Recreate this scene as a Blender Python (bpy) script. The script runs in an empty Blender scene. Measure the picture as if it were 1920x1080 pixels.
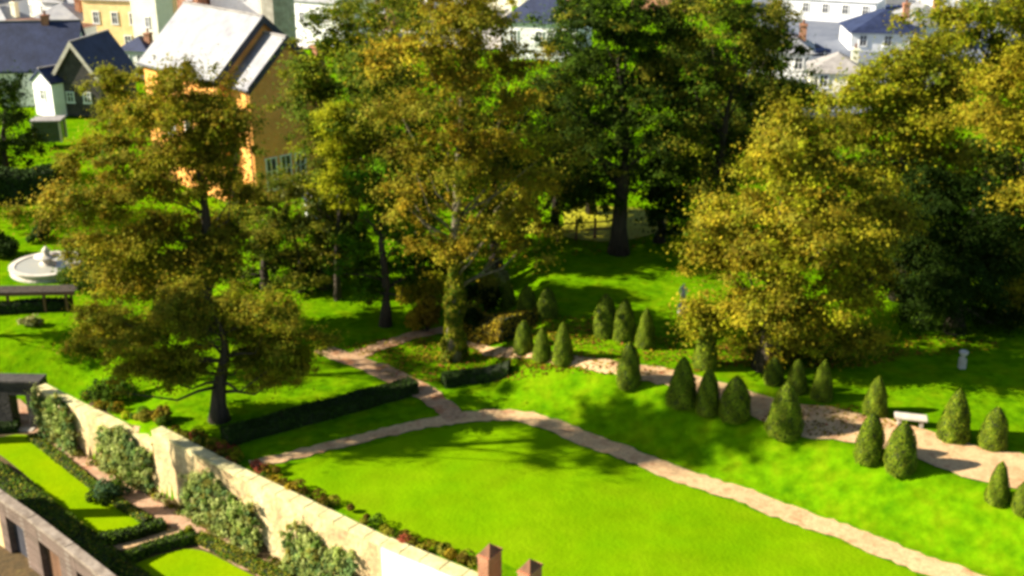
import bpy, bmesh, math, random
import numpy as np
from mathutils import Vector, Matrix
from mathutils.bvhtree import BVHTree
sc = bpy.context.scene
R = math.radians
# ------------------------------------------------------------------ camera, sky, sun, exposure
F = 2200.0                     # focal length in pixels of the 1920 px wide photograph
PITCH = 20.9
CAMH = 28.0
cam_d = bpy.data.cameras.new('camera'); cam = bpy.data.objects.new('camera', cam_d)
sc.collection.objects.link(cam); sc.camera = cam
cam.location = (0, 0, CAMH); cam.rotation_euler = (R(90 - PITCH), 0, 0)
cam_d.sensor_width = 36; cam_d.lens = 36 * F / 1920; cam_d.clip_end = 4000; cam_d.clip_start = .5

SUN_EL, SUN_DIR = 31.0, (1.0, 0.05)       # direction the light travels on the ground
w = bpy.data.worlds.new('World'); sc.world = w; w.use_nodes = True
nt = w.node_tree; bg = nt.nodes['Background']
sky = nt.nodes.new('ShaderNodeTexSky'); sky.sky_type = 'NISHITA'; sky.sun_disc = False
sky.sun_elevation = R(SUN_EL); sky.sun_rotation = math.atan2(-SUN_DIR[0], -SUN_DIR[1])
sky.dust_density = .6
nt.links.new(sky.outputs[0], bg.inputs[0]); bg.inputs[1].default_value = 0.058
sun_d = bpy.data.lights.new('sun', 'SUN'); sun = bpy.data.objects.new('sun', sun_d); sc.collection.objects.link(sun)
sun_d.energy = 5.0; sun_d.angle = R(.5); sun_d.color = (1, .92, .76)
dv = Vector((SUN_DIR[0], SUN_DIR[1], 0)).normalized() * math.cos(R(SUN_EL)) + Vector((0, 0, -math.sin(R(SUN_EL))))
sun.rotation_euler = dv.to_track_quat('-Z', 'Y').to_euler(); sun.location = (-60, 20, 60)
sc.view_settings.view_transform = 'Standard'; sc.view_settings.look = 'None'
sc.view_settings.exposure = 1.5; sc.view_settings.gamma = 1; sc.view_settings.use_curve_mapping = False
sc.cycles.pixel_filter_type = 'BLACKMAN_HARRIS'; sc.cycles.filter_width = 3.4
sc.cycles.max_bounces = 6; sc.cycles.diffuse_bounces = 3; sc.cycles.transmission_bounces = 3

# ------------------------------------------------------------------ helpers
COL = sc.collection
cp, sp = math.cos(R(PITCH)), math.sin(R(PITCH))
def ray(px, py):
    a = (px - 960) / F; b = (540 - py) / F
    return Vector((a, cp + b * sp, -sp + b * cp))
def PZ(px, py, z=0.0):
    r = ray(px, py); t = (z - CAMH) / r.z
    return Vector((r.x * t, r.y * t, z))
def AT(px, py, Y):
    r = ray(px, py); t = Y / r.y
    return Vector((r.x * t, Y, CAMH + r.z * t))

def tag(o, label=None, cat=None, group=None, kind=None):
    if label: o['label'] = label
    if cat: o['category'] = cat
    if group: o['group'] = group
    if kind: o['kind'] = kind
    return o
def link(o, parent=None):
    COL.objects.link(o)
    if parent: o.parent = parent
    return o
def empty(name, loc, rz=0):
    o = bpy.data.objects.new(name, None); o.location = loc; o.rotation_euler = (0, 0, rz); o.empty_display_size = .3
    return link(o)
def setmesh(name, verts, faces, mat, parent=None, smooth=False, cols=None, loc=None):
    me = bpy.data.meshes.new(name); me.from_pydata([tuple(v) for v in verts], [], faces)
    if mat is not None: me.materials.append(mat)
    if smooth: me.polygons.foreach_set('use_smooth', [True] * len(me.polygons))
    me.update()
    o = bpy.data.objects.new(name, me)
    if loc is not None: o.location = loc
    return link(o, parent)
class MB:
    """collects simple shapes for ONE mesh"""
    def __init__(s): s.bm = bmesh.new()
    def box(s, c, d, rz=0, bev=0, rx=0, ry=0):
        r = bmesh.ops.create_cube(s.bm, size=1)
        M = Matrix.Translation(c) @ Matrix.Rotation(rz, 4, 'Z') @ Matrix.Rotation(ry, 4, 'Y') @ Matrix.Rotation(rx, 4, 'X') @ Matrix.Diagonal((*d, 1))
        bmesh.ops.transform(s.bm, matrix=M, verts=r['verts'])
        if bev:
            es = list({e for v in r['verts'] for e in v.link_edges})
            bmesh.ops.bevel(s.bm, geom=es, offset=bev, segments=2, affect='EDGES')
        return s
    def poly(s, pts):
        vs = [s.bm.verts.new(p) for p in pts]; s.bm.faces.new(vs); return s
    def prism(s, pts, vec):
        """closed outline pushed along vec"""
        vec = Vector(vec); a = [s.bm.verts.new(p) for p in pts]; b = [s.bm.verts.new(Vector(p) + vec) for p in pts]
        n = len(pts); s.bm.faces.new(a); s.bm.faces.new(b[::-1])
        for i in range(n): s.bm.faces.new((a[i], b[i], b[(i + 1) % n], a[(i + 1) % n]))
        return s
    def tube(s, pts, rad, n=7):
        rings = []
        for i, p in enumerate(pts):
            p = Vector(p); d = (Vector(pts[min(i + 1, len(pts) - 1)]) - Vector(pts[max(i - 1, 0)])).normalized()
            q = d.to_track_quat('Z', 'Y'); ring = []
            for k in range(n):
                a = 2 * math.pi * k / n; ring.append(s.bm.verts.new(p + q @ Vector((math.cos(a) * rad[i], math.sin(a) * rad[i], 0))))
            rings.append(ring)
        for i in range(len(rings) - 1):
            for k in range(n): s.bm.faces.new((rings[i][k], rings[i][(k + 1) % n], rings[i + 1][(k + 1) % n], rings[i + 1][k]))
        s.bm.faces.new(rings[0][::-1]); s.bm.faces.new(rings[-1]); return s
    def lathe(s, prof, c=(0, 0, 0), n=20):
        return s.tube([(c[0], c[1], c[2] + z) for r, z in prof], [max(r, .002) for r, z in prof], n) if False else s._lathe(prof, c, n)
    def _lathe(s, prof, c, n):
        rings = []
        for r, z in prof:
            rings.append([s.bm.verts.new((c[0] + max(r, .002) * math.cos(2 * math.pi * k / n), c[1] + max(r, .002) * math.sin(2 * math.pi * k / n), c[2] + z)) for k in range(n)])
        for i in range(len(rings) - 1):
            for k in range(n): s.bm.faces.new((rings[i][k], rings[i][(k + 1) % n], rings[i + 1][(k + 1) % n], rings[i + 1][k]))
        s.bm.faces.new(rings[0][::-1]); s.bm.faces.new(rings[-1]); return s
    def build(s, name, mat, parent=None, smooth=False):
        bmesh.ops.recalc_face_normals(s.bm, faces=s.bm.faces)
        me = bpy.data.meshes.new(name); s.bm.to_mesh(me); s.bm.free(); me.materials.append(mat)
        if smooth: me.polygons.foreach_set('use_smooth', [True] * len(me.polygons))
        return link(bpy.data.objects.new(name, me), parent)

# ------------------------------------------------------------------ materials
def new_mat(name):
    m = bpy.data.materials.new(name); m.use_nodes = True
    return m, m.node_tree, m.node_tree.nodes['Principled BSDF']
def noise_mat(name, stops, scale=1.0, rough=.85, detail=6, bump=0, bscale=None, fine=None, metallic=0, stretch=(1, 1, 1), spec=.3, dist=0.0):
    """stops: list of (position, colour) read off a noise; fine = (scale, amount) adds a small-grain value change"""
    m, t, b = new_mat(name)
    tc = t.nodes.new('ShaderNodeTexCoord'); mp = t.nodes.new('ShaderNodeMapping'); mp.inputs['Scale'].default_value = stretch
    geo = t.nodes.new('ShaderNodeNewGeometry'); t.links.new(geo.outputs['Position'], mp.inputs[0])
    n = t.nodes.new('ShaderNodeTexNoise'); n.inputs['Scale'].default_value = scale; n.inputs['Detail'].default_value = detail
    n.inputs['Distortion'].default_value = dist; n.inputs['Roughness'].default_value = .62
    t.links.new(mp.outputs[0], n.inputs['Vector'])
    r = t.nodes.new('ShaderNodeValToRGB'); e = r.color_ramp.elements
    while len(e) < len(stops): e.new(.5)
    for i, (p, c) in enumerate(stops): e[i].position = p; e[i].color = (*c, 1)
    t.links.new(n.outputs['Fac'], r.inputs[0]); out = r.outputs[0]
    if fine:
        n2 = t.nodes.new('ShaderNodeTexNoise'); n2.inputs['Scale'].default_value = fine[0]; n2.inputs['Detail'].default_value = 3
        t.links.new(geo.outputs['Position'], n2.inputs['Vector'])
        mr = t.nodes.new('ShaderNodeMapRange'); mr.inputs[1].default_value = .3; mr.inputs[2].default_value = .7
        mr.inputs[3].default_value = 1 - fine[1]; mr.inputs[4].default_value = 1 + fine[1]; t.links.new(n2.outputs['Fac'], mr.inputs[0])
        mx = t.nodes.new('ShaderNodeVectorMath'); mx.operation = 'SCALE'
        t.links.new(out, mx.inputs[0]); t.links.new(mr.outputs[0], mx.inputs['Scale']); out = mx.outputs[0]
    t.links.new(out, b.inputs['Base Color']); b.inputs['Roughness'].default_value = rough
    b.inputs['Specular IOR Level'].default_value = spec; b.inputs['Metallic'].default_value = metallic
    if bump:
        n3 = t.nodes.new('ShaderNodeTexNoise'); n3.inputs['Scale'].default_value = bscale or scale * 6; n3.inputs['Detail'].default_value = 5
        t.links.new(geo.outputs['Position'], n3.inputs['Vector'])
        bp = t.nodes.new('ShaderNodeBump'); bp.inputs['Strength'].default_value = bump; bp.inputs['Distance'].default_value = .08
        t.links.new(n3.outputs['Fac'], bp.inputs['Height']); t.links.new(bp.outputs[0], b.inputs['Normal'])
    return m
def leaf_mat(name='leaf_surface', trans=.42):
    m, t, b = new_mat(name)
    a = t.nodes.new('ShaderNodeAttribute'); a.attribute_name = 'leafcol'
    t.links.new(a.outputs['Color'], b.inputs['Base Color']); b.inputs['Roughness'].default_value = .7; b.inputs['Specular IOR Level'].default_value = .06
    tr = t.nodes.new('ShaderNodeBsdfTranslucent'); t.links.new(a.outputs['Color'], tr.inputs[0])
    mx = t.nodes.new('ShaderNodeMixShader'); mx.inputs[0].default_value = trans
    t.links.new(b.outputs[0], mx.inputs[1]); t.links.new(tr.outputs[0], mx.inputs[2]); t.links.new(mx.outputs[0], t.nodes['Material Output'].inputs[0])
    return m
def brick_mat(name, c1, c2, mortar, scale=3.0, bw=.5, rh=.25, rough=.85, blotch=.25, ms=.02):
    m, t, b = new_mat(name)
    tc = t.nodes.new('ShaderNodeTexCoord'); br = t.nodes.new('ShaderNodeTexBrick')
    # the wall's own object space: run along (x+y), rise along z
    sx = t.nodes.new('ShaderNodeSeparateXYZ'); t.links.new(tc.outputs['Object'], sx.inputs[0])
    ad = t.nodes.new('ShaderNodeMath'); ad.operation = 'ADD'; t.links.new(sx.outputs[0], ad.inputs[0]); t.links.new(sx.outputs[1], ad.inputs[1])
    cx = t.nodes.new('ShaderNodeCombineXYZ'); t.links.new(ad.outputs[0], cx.inputs[0]); t.links.new(sx.outputs[2], cx.inputs[1])
    t.links.new(cx.outputs[0], br.inputs['Vector'])
    br.inputs['Color1'].default_value = (*c1, 1); br.inputs['Color2'].default_value = (*c2, 1); br.inputs['Mortar'].default_value = (*mortar, 1)
    br.inputs['Scale'].default_value = scale; br.inputs['Brick Width'].default_value = bw; br.inputs['Row Height'].default_value = rh; br.inputs['Mortar Size'].default_value = ms
    n = t.nodes.new('ShaderNodeTexNoise'); n.inputs['Scale'].default_value = .9; n.inputs['Detail'].default_value = 6; t.links.new(tc.outputs['Object'], n.inputs['Vector'])
    mr = t.nodes.new('ShaderNodeMapRange'); mr.inputs[1].default_value = .3; mr.inputs[2].default_value = .7; mr.inputs[3].default_value = 1 - blotch; mr.inputs[4].default_value = 1 + blotch
    t.links.new(n.outputs['Fac'], mr.inputs[0])
    mx = t.nodes.new('ShaderNodeVectorMath'); mx.operation = 'SCALE'; t.links.new(br.outputs[0], mx.inputs[0]); t.links.new(mr.outputs[0], mx.inputs['Scale'])
    t.links.new(mx.outputs[0], b.inputs['Base Color']); b.inputs['Roughness'].default_value = rough; b.inputs['Specular IOR Level'].default_value = .25
    bp = t.nodes.new('ShaderNodeBump'); bp.inputs['Strength'].default_value = .4; bp.inputs['Distance'].default_value = .02
    t.links.new(br.outputs['Fac'], bp.inputs['Height']); bp.invert = True; t.links.new(bp.outputs[0], b.inputs['Normal'])
    return m
M = {}
M['park'] = noise_mat('park_grass', [(.3, (.045, .135, .001)), (.5, (.092, .20, .001)), (.70, (.13, .205, .002))], .8, rough=1, spec=0, bump=.6, bscale=3, fine=(2.0, .22), detail=8)
M['lawn'] = noise_mat('mown_lawn', [(.3, (.098, .225, .001)), (.5, (.13, .245, .001)), (.7, (.16, .255, .002))], .22, rough=1, spec=0, bump=.4, bscale=5, fine=(.9, .10), detail=10)
M['lawn2'] = noise_mat('parterre_lawn', [(.3, (.14, .255, .001)), (.7, (.20, .29, .001))], .4, rough=1, spec=0, bump=.3, bscale=4, fine=(2, .06))
M['gravel'] = noise_mat('pale_gravel', [(.3, (.40, .22, .10)), (.52, (.54, .36, .18)), (.72, (.34, .14, .06))], .9, bump=.3, bscale=9, fine=(7, .18))
M['leafpath'] = noise_mat('path_with_fallen_leaves', [(.3, (.26, .15, .07)), (.5, (.42, .26, .14)), (.7, (.30, .10, .03))], .9, bump=.3, bscale=9, fine=(5, .25))
M['brickpath'] = noise_mat('brick_path', [(.3, (.30, .16, .09)), (.5, (.42, .26, .16)), (.72, (.34, .13, .06))], .9, bump=.3, bscale=8, fine=(6, .2))
M['soil'] = noise_mat('soil', [(.3, (.05, .035, .012)), (.6, (.10, .06, .02)), (.8, (.09, .11, .01))], 1.3, bump=.5, bscale=6, fine=(5, .25))
M['asphalt'] = noise_mat('asphalt', [(.3, (.10, .115, .15)), (.7, (.17, .18, .21))], .5, fine=(6, .15))
M['bark'] = noise_mat('bark', [(.3, (.018, .013, .008)), (.7, (.07, .05, .032))], 1.5, bump=.8, bscale=7, stretch=(3, 3, .6))
M['palebark'] = noise_mat('pale_bark', [(.3, (.07, .055, .03)), (.7, (.22, .18, .11))], 1.5, bump=.8, bscale=7, stretch=(3, 3, .6))
M['leaf'] = leaf_mat()
M['leafdense'] = leaf_mat('leaf_thick', .0)
M['core'] = noise_mat('inner_twigs', [(.3, (.008, .012, .003)), (.7, (.02, .03, .006))], 2)
M['cream'] = noise_mat('cream_render', [(.3, (.34, .19, .10)), (.45, (.50, .36, .17)), (.6, (.58, .46, .24)), (.75, (.64, .55, .36))], .9, bump=.8, bscale=5, fine=(4, .2), stretch=(1, 1, .5))
M['whitewash'] = noise_mat('whitewash', [(.3, (.66, .62, .56)), (.7, (.84, .82, .78))], .7, bump=.2, bscale=5, fine=(3, .05))
M['coping'] = noise_mat('coping_stone', [(.3, (.42, .34, .15)), (.7, (.64, .58, .30))], 1.6, bump=.3, bscale=6, fine=(4, .12))
M['darkstone'] = noise_mat('dark_stone', [(.3, (.025, .022, .02)), (.7, (.075, .065, .055))], 1.4, bump=.5, bscale=5)
M['greystone'] = noise_mat('grey_stone', [(.3, (.24, .21, .17)), (.7, (.45, .41, .34))], 1.4, bump=.4, bscale=6, fine=(4, .12))
M['palestone'] = noise_mat('pale_stone', [(.3, (.36, .31, .24)), (.7, (.62, .57, .48))], 1.4, bump=.3, bscale=6, fine=(4, .08))
M['slate'] = noise_mat('pale_slate', [(.3, (.16, .155, .17)), (.5, (.235, .23, .235)), (.7, (.29, .28, .27))], .9, rough=.55, bump=.12, bscale=4, fine=(3, .06), spec=.5)
M['darkslate'] = noise_mat('dark_slate', [(.3, (.010, .015, .04)), (.7, (.028, .038, .09))], .6, rough=.6, bump=.3, bscale=4, fine=(3, .2))
M['brownroof'] = noise_mat('brown_tiles', [(.3, (.10, .045, .02)), (.7, (.24, .10, .045))], .6, rough=.8, bump=.3, bscale=4, fine=(3, .2))
M['greyroof'] = noise_mat('grey_tiles', [(.3, (.20, .18, .17)), (.7, (.34, .31, .28))], .6, rough=.75, bump=.3, bscale=4, fine=(3, .15))
M['orange'] = brick_mat('orange_brick', (.92, .32, .05), (.95, .42, .09), (.85, .5, .2), 3, blotch=.15)
M['yellow'] = brick_mat('yellow_render', (.78, .50, .17), (.80, .56, .24), (.75, .6, .35), 2, blotch=.15)
M['redbrick'] = brick_mat('red_brick', (.30, .10, .045), (.40, .15, .07), (.4, .3, .2), 3, blotch=.3)
M['white'] = noise_mat('white_paint', [(.3, (.70, .69, .66)), (.7, (.82, .81, .79))], .7, rough=.6, fine=(3, .04))
M['creampaint'] = noise_mat('cream_paint', [(.3, (.72, .66, .48)), (.7, (.84, .79, .62))], .7, rough=.7, fine=(3, .04))
M['trim'] = noise_mat('dark_trim', [(.3, (.03, .03, .04)), (.7, (.06, .06, .07))], 2, rough=.6)
M['wood'] = noise_mat('weathered_wood', [(.3, (.08, .04, .02)), (.7, (.2, .1, .05))], 1.5, bump=.3, stretch=(1, 1, .3))
m, t, b = new_mat('window_glass'); b.inputs['Base Color'].default_value = (.03, .035, .045, 1); b.inputs['Roughness'].default_value = .08; M['glass'] = m
m, t, b = new_mat('blue_car_paint'); b.inputs['Base Color'].default_value = (.012, .03, .12, 1); b.inputs['Roughness'].default_value = .25; b.inputs['Coat Weight'].default_value = .6; M['carblue'] = m
m, t, b = new_mat('white_car_paint'); b.inputs['Base Color'].default_value = (.78, .79, .8, 1); b.inputs['Roughness'].default_value = .3; b.inputs['Coat Weight'].default_value = .5; M['carwhite'] = m
m, t, b = new_mat('silver_car_paint'); b.inputs['Base Color'].default_value = (.45, .47, .5, 1); b.inputs['Roughness'].default_value = .3; b.inputs['Metallic'].default_value = .4; M['carsilver'] = m
m, t, b = new_mat('rubber'); b.inputs['Base Color'].default_value = (.02, .02, .02, 1); b.inputs['Roughness'].default_value = .8; M['rubber'] = m
m, t, b = new_mat('wheel_metal'); b.inputs['Base Color'].default_value = (.5, .5, .52, 1); b.inputs['Metallic'].default_value = .8; b.inputs['Roughness'].default_value = .35; M['rim'] = m
m, t, b = new_mat('red_lens'); b.inputs['Base Color'].default_value = (.4, .01, .01, 1); b.inputs['Roughness'].default_value = .2; M['red'] = m
m, t, b = new_mat('fountain_water'); b.inputs['Base Color'].default_value = (.34, .33, .28, 1); b.inputs['Roughness'].default_value = .25; b.inputs['Specular IOR Level'].default_value = .6; M['water'] = m

# ------------------------------------------------------------------ terrain
LOW = -3.5
WB = [PZ(293, 803, .3), PZ(427, 873, .3), PZ(723, 1015, .3), PZ(912, 1092, .3)]           # high garden wall, centre of its coping
WB.append(WB[-1] + (WB[-1] - WB[-2]).normalized() * 12)
WA = [PZ(76, 722, -.6), PZ(150, 760, -.6), PZ(293, 828, -.6)]                             # lower stretch towards the gate
GATE = [PZ(-60, 716, -.9), PZ(76, 722, -.9)]
XB = WB[0].x
low_poly = [(-90, GATE[1].y + (GATE[1].y - GATE[0].y) * 2)] + [(p.x, p.y) for p in GATE] + [(p.x, p.y) for p in WA] + [(p.x, p.y) for p in WB] + [(30, 5), (-90, 5)]
TERR = [PZ(*p) for p in [(2300, 1290), (1830, 1068), (1600, 985), (1400, 912), (1200, 842), (1050, 788), (960, 762), (915, 735), (900, 700), (905, 640), (930, 560), (960, 400), (960, 200)]]
def seg_dist(X, Y, pts):
    d = np.full(X.shape, 1e9)
    for a, b in zip(pts[:-1], pts[1:]):
        ax, ay, bx, by = a[0], a[1], b[0], b[1]; dx, dy = bx - ax, by - ay
        t_ = np.clip(((X - ax) * dx + (Y - ay) * dy) / (dx * dx + dy * dy), 0, 1)
        d = np.minimum(d, np.hypot(X - ax - t_ * dx, Y - ay - t_ * dy))
    return d
def inside(X, Y, poly):
    r = np.zeros(X.shape, bool); n = len(poly)
    for i in range(n):
        x1, y1 = poly[i][:2]; x2, y2 = poly[(i + 1) % n][:2]
        if y1 == y2: continue
        c = ((y1 > Y) != (y2 > Y)) & (X < (x2 - x1) * (Y - y1) / (y2 - y1) + x1); r ^= c
    return r
def ss(t_): t_ = np.clip(t_, 0, 1); return t_ * t_ * (3 - 2 * t_)
terr_poly = [(p.x, p.y) for p in TERR] + [(TERR[-1].x, 900), (900, 900), (900, TERR[0].y)]
def wob(X, Y, a=.07):
    return a * (np.sin(X * .31 + 1.3 * np.sin(Y * .17)) + np.sin(Y * .41 + X * .13 + 2) + .5 * np.sin(X * .9 - Y * .7))
def zt(X, Y):
    X = np.asarray(X, float); Y = np.asarray(Y, float)
    up = -.7 * ss((XB - X) / 3.0)
    tp = inside(X, Y, terr_poly)
    up = up + np.where(tp, (1.7 - up) * (.45 * ss(seg_dist(X, Y, TERR) / 3.7) + .55 * np.clip(seg_dist(X, Y, TERR) / 3.7, 0, 1)), 0)
    up = up + wob(X, Y) * ss(seg_dist(X, Y, WB + WA[::-1]) / 6)
    lo = inside(X, Y, low_poly)
    dg = seg_dist(X, Y, [(-90, low_poly[0][1]), (GATE[1].x, GATE[1].y)])
    ramp = np.where((~lo) & (X < WA[1].x), LOW + (up - LOW) * ss(dg / 7), up)
    return np.where(lo, LOW, ramp)
def axis(a, b, step, lo, hi, g=1.18):
    c = list(np.arange(a, b, step)); s_ = step
    while c[-1] < hi: s_ *= g; c.append(c[-1] + s_)
    s_ = step
    while c[0] > lo: s_ *= g; c.insert(0, c[0] - s_)
    return np.array(c)
gx = axis(-32, 27, .32, -1500, 1500); gy = axis(26, 76, .32, -300, 2500)
GX, GY = np.meshgrid(gx, gy); GZ = zt(GX, GY)
nx, ny = len(gx), len(gy)
tv = np.stack([GX.ravel(), GY.ravel(), GZ.ravel()], 1)
ii = (np.arange(ny - 1)[:, None] * nx + np.arange(nx - 1)[None, :]).ravel()
tf = np.stack([ii, ii + 1, ii + 1 + nx, ii + nx], 1)
def fast_mesh(name, verts, faces, mat, smooth=False, cols=None):
    me = bpy.data.meshes.new(name); nv, nf, k = len(verts), len(faces), faces.shape[1]
    me.vertices.add(nv); me.vertices.foreach_set('co', np.ascontiguousarray(verts, np.float32).ravel())
    me.loops.add(nf * k); me.loops.foreach_set('vertex_index', np.ascontiguousarray(faces, np.int32).ravel())
    me.polygons.add(nf); me.polygons.foreach_set('loop_start', np.arange(0, nf * k, k, dtype=np.int32))
    try: me.polygons.foreach_set('loop_total', np.full(nf, k, np.int32))
    except Exception: pass
    if smooth: me.polygons.foreach_set('use_smooth', np.ones(nf, bool))
    if cols is not None:
        a = me.color_attributes.new('leafcol', 'FLOAT_COLOR', 'POINT'); a.data.foreach_set('color', np.ascontiguousarray(cols, np.float32).ravel())
    me.update(calc_edges=True); me.materials.append(mat); return me
gm = fast_mesh('ground', tv, tf, M['park'], True)
tag(link(bpy.data.objects.new('ground', gm)), kind='structure')
BVH = BVHTree.FromPolygons([tuple(v) for v in tv], [tuple(f) for f in tf])
def H(x, y):
    h = BVH.ray_cast(Vector((x, y, 100)), Vector((0, 0, -1)))
    return h[0].z if h[0] else 0
def G(px, py):
    h = BVH.ray_cast(Vector((0, 0, CAMH)), ray(px, py).normalized())
    return h[0].copy() if h[0] else PZ(px, py, 0)

def resample(pts, step):
    out = []
    for a, b in zip(pts[:-1], pts[1:]):
        n = max(1, int((b - a).length / step))
        for k in range(n): out.append(a.lerp(b, k / n))
    out.append(pts[-1]); return out
def smooth_line(pts, it=2):
    for _ in range(it):
        q = [pts[0]]
        for a, b in zip(pts[:-1], pts[1:]): q += [a.lerp(b, .25), a.lerp(b, .75)]
        q.append(pts[-1]); pts = q
    return pts
def strip(name, pix, widths, mat, lift=.03, kind='structure', seed=0, ragged=.2):
    """path draped on the ground; pix = pixel points on its centre line, widths in metres"""
    rnd = random.Random(seed)
    p3 = [Vector((*G(*p)[:2], wd)) for p, wd in zip(pix, widths)]
    c = resample(smooth_line(p3, 2), .3); verts = []; faces = []; nw = 8
    for i, p in enumerate(c):
        d = (c[min(i + 1, len(c) - 1)] - c[max(i - 1, 0)]); d.z = 0; d.normalize(); s_ = Vector((-d.y, d.x, 0)); wd = p.z
        g_ = .045 * wd * (math.sin(i * .37 + seed) + math.sin(i * .83 + 2 * seed)); l = -wd / 2 - g_ * .7 + (rnd.random() - .5) * ragged; r = wd / 2 + g_ * .5 * math.cos(i * .21) + (rnd.random() - .5) * ragged
        for k in range(nw + 1):
            q = p + s_ * (l + (r - l) * k / nw); verts.append((q.x, q.y, H(q.x, q.y) + lift))
    for i in range(len(c) - 1):
        for k in range(nw):
            a = i * (nw + 1) + k; faces.append((a, a + 1, a + nw + 2, a + nw + 1))
    o = setmesh(name, verts, faces, mat, smooth=True); tag(o, kind=kind); return o
def sheet(name, pix, mat, lift=.02, kind='structure', cell=.5):
    """flat patch of ground cut to an outline of pixel points, draped on the ground"""
    w_ = [G(*p) for p in pix]; w_ = smooth_line(w_ + [w_[0]], 2)[:-1]
    bm = bmesh.new(); vs = [bm.verts.new((p.x, p.y, 0)) for p in w_]; bm.faces.new(vs)
    xs = [p.x for p in w_]; ys = [p.y for p in w_]
    for lo_, hi_, no in ((min(xs), max(xs), (1, 0, 0)), (min(ys), max(ys), (0, 1, 0))):
        c = lo_ + cell
        while c < hi_:
            g_ = list(bm.verts) + list(bm.edges) + list(bm.faces)
            bmesh.ops.bisect_plane(bm, geom=g_, plane_co=(c if no[0] else 0, c if no[1] else 0, 0), plane_no=no); c += cell
    for v in bm.verts: v.co.z = H(v.co.x, v.co.y) + lift
    bmesh.ops.recalc_face_normals(bm, faces=bm.faces)
    if sum(f.normal.z for f in bm.faces) < 0: bmesh.ops.reverse_faces(bm, faces=bm.faces)
    me = bpy.data.meshes.new(name); bm.to_mesh(me); bm.free(); me.materials.append(mat)
    return tag(link(bpy.data.objects.new(name, me)), kind=kind)

sheet('lawn', [(495, 888), (640, 850), (760, 820), (870, 797), (950, 787), (1040, 815), (1190, 876), (1390, 948), (1590, 1022), (1800, 1105), (1250, 1180), (1000, 1085), (905, 1035), (840, 1035), (723, 995), (640, 952), (547, 912)], M['lawn'])
strip('path', [(470, 872), (560, 853), (660, 826), (760, 803), (850, 785), (950, 775), (1050, 803), (1200, 862), (1400, 932), (1600, 1006), (1830, 1094), (2300, 1290)], [.7, .9, .95, 1.0, 1.1, 1.2, 1.25, 1.3, 1.3, 1.35, 1.4, 1.4], M['gravel'], .045, seed=1)
strip('path', [(858, 788), (820, 752), (770, 722), (715, 696), (665, 676), (600, 655)], [1.2, 1.3, 1.4, 1.4, 1.3, 1.2], M['leafpath'], .06, seed=2)
strip('path', [(655, 672), (720, 648), (790, 625), (880, 612)], [1.1, 1.1, 1.1, 1.1], M['leafpath'], .05, seed=3)
strip('path', [(880, 640), (1000, 672), (1110, 682), (1200, 697), (1290, 716), (1400, 752), (1480, 782), (1560, 795), (1650, 810), (1740, 842), (1830, 868), (1930, 890), (2500, 985)], [.8, .9, .9, 1.7, 2.0, 2.2, 2.6, 3.1, 3.0, 2.8, 3.1, 3.5, 3.5], M['gravel'], .05, seed=4)
# lower garden
sheet('soil', [(70, 770), (130, 790), (300, 920), (460, 985), (640, 1065), (1000, 1260), (700, 1500), (150, 1350), (-300, 960), (-200, 790)], M['soil'], .02)
strip('path', [(20, 760), (85, 812), (170, 866), (260, 925), (360, 985), (470, 1045), (600, 1120)], [1.0, 1.35, 1.5, 1.6, 1.7, 1.8, 1.8], M['brickpath'], .07, seed=5)
strip('path', [(190, 1032), (260, 1012), (330, 997), (385, 992)], [.9, .9, .9, .9], M['gravel'], .05, seed=6)
sheet('lawn', [(-10, 822), (55, 812), (110, 850), (175, 905), (235, 950), (290, 985), (215, 1006), (165, 998), (100, 940), (30, 875), (-20, 840)], M['lawn2'], .04)
sheet('lawn', [(245, 1062), (300, 1040), (370, 1026), (440, 1062), (520, 1105), (330, 1150)], M['lawn2'], .04)
# sunny hay meadow and car park far back
sheet('meadow', [(960, 440), (1040, 395), (1160, 385), (1260, 400), (1240, 440), (1100, 462)], noise_mat('hay_meadow', [(.3, (.26, .28, .006)), (.7, (.42, .36, .008))], .3, fine=(1, .1)), .05, cell=2)
sheet('road', [(1400, 215), (1400, 60), (1420, -40), (1600, -60), (2000, -60), (2000, 60), (1800, 150), (1600, 230)], M['asphalt'], .2, cell=5)
sheet('road', [(-200, 140), (200, 112), (420, 95), (700, 90), (1000, 80), (1000, 0), (600, -60), (-200, -60)], noise_mat('pale_paving', [(.3, (.34, .30, .26)), (.7, (.5, .46, .4))], .3, fine=(1, .15)), .2, cell=6)

# ------------------------------------------------------------------ foliage
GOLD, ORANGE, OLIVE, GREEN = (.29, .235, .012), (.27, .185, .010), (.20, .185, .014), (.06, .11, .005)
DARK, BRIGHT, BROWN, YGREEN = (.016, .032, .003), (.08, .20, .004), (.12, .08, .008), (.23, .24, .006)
PALE, BLUE = (.30, .29, .10), (.07, .13, .05)
def leaves(name, pts, nrm, size, col, mat, parent=None, rng=None, wide=.62):
    n = len(pts); rng = rng or np.random.default_rng(1)
    nrm = nrm / np.maximum(np.linalg.norm(nrm, axis=1, keepdims=True), 1e-6)
    q = rng.normal(size=(n, 3)); a = np.cross(nrm, q); a /= np.maximum(np.linalg.norm(a, axis=1, keepdims=True), 1e-6); b = np.cross(nrm, a)
    s_ = size[:, None]; bend = nrm * s_ * rng.uniform(-.25, .25, (n, 1))
    v = np.stack([pts - a * s_ + bend, pts - b * s_ * wide, pts + a * s_ + bend, pts + b * s_ * wide], 1).reshape(-1, 3)
    f = np.arange(n * 4).reshape(-1, 4)
    c = np.repeat(np.concatenate([np.clip(col, 0, 1), np.ones((n, 1))], 1), 4, 0)
    me = fast_mesh(name, v, f, mat, False, c)
    return link(bpy.data.objects.new(name, me), parent)
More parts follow.
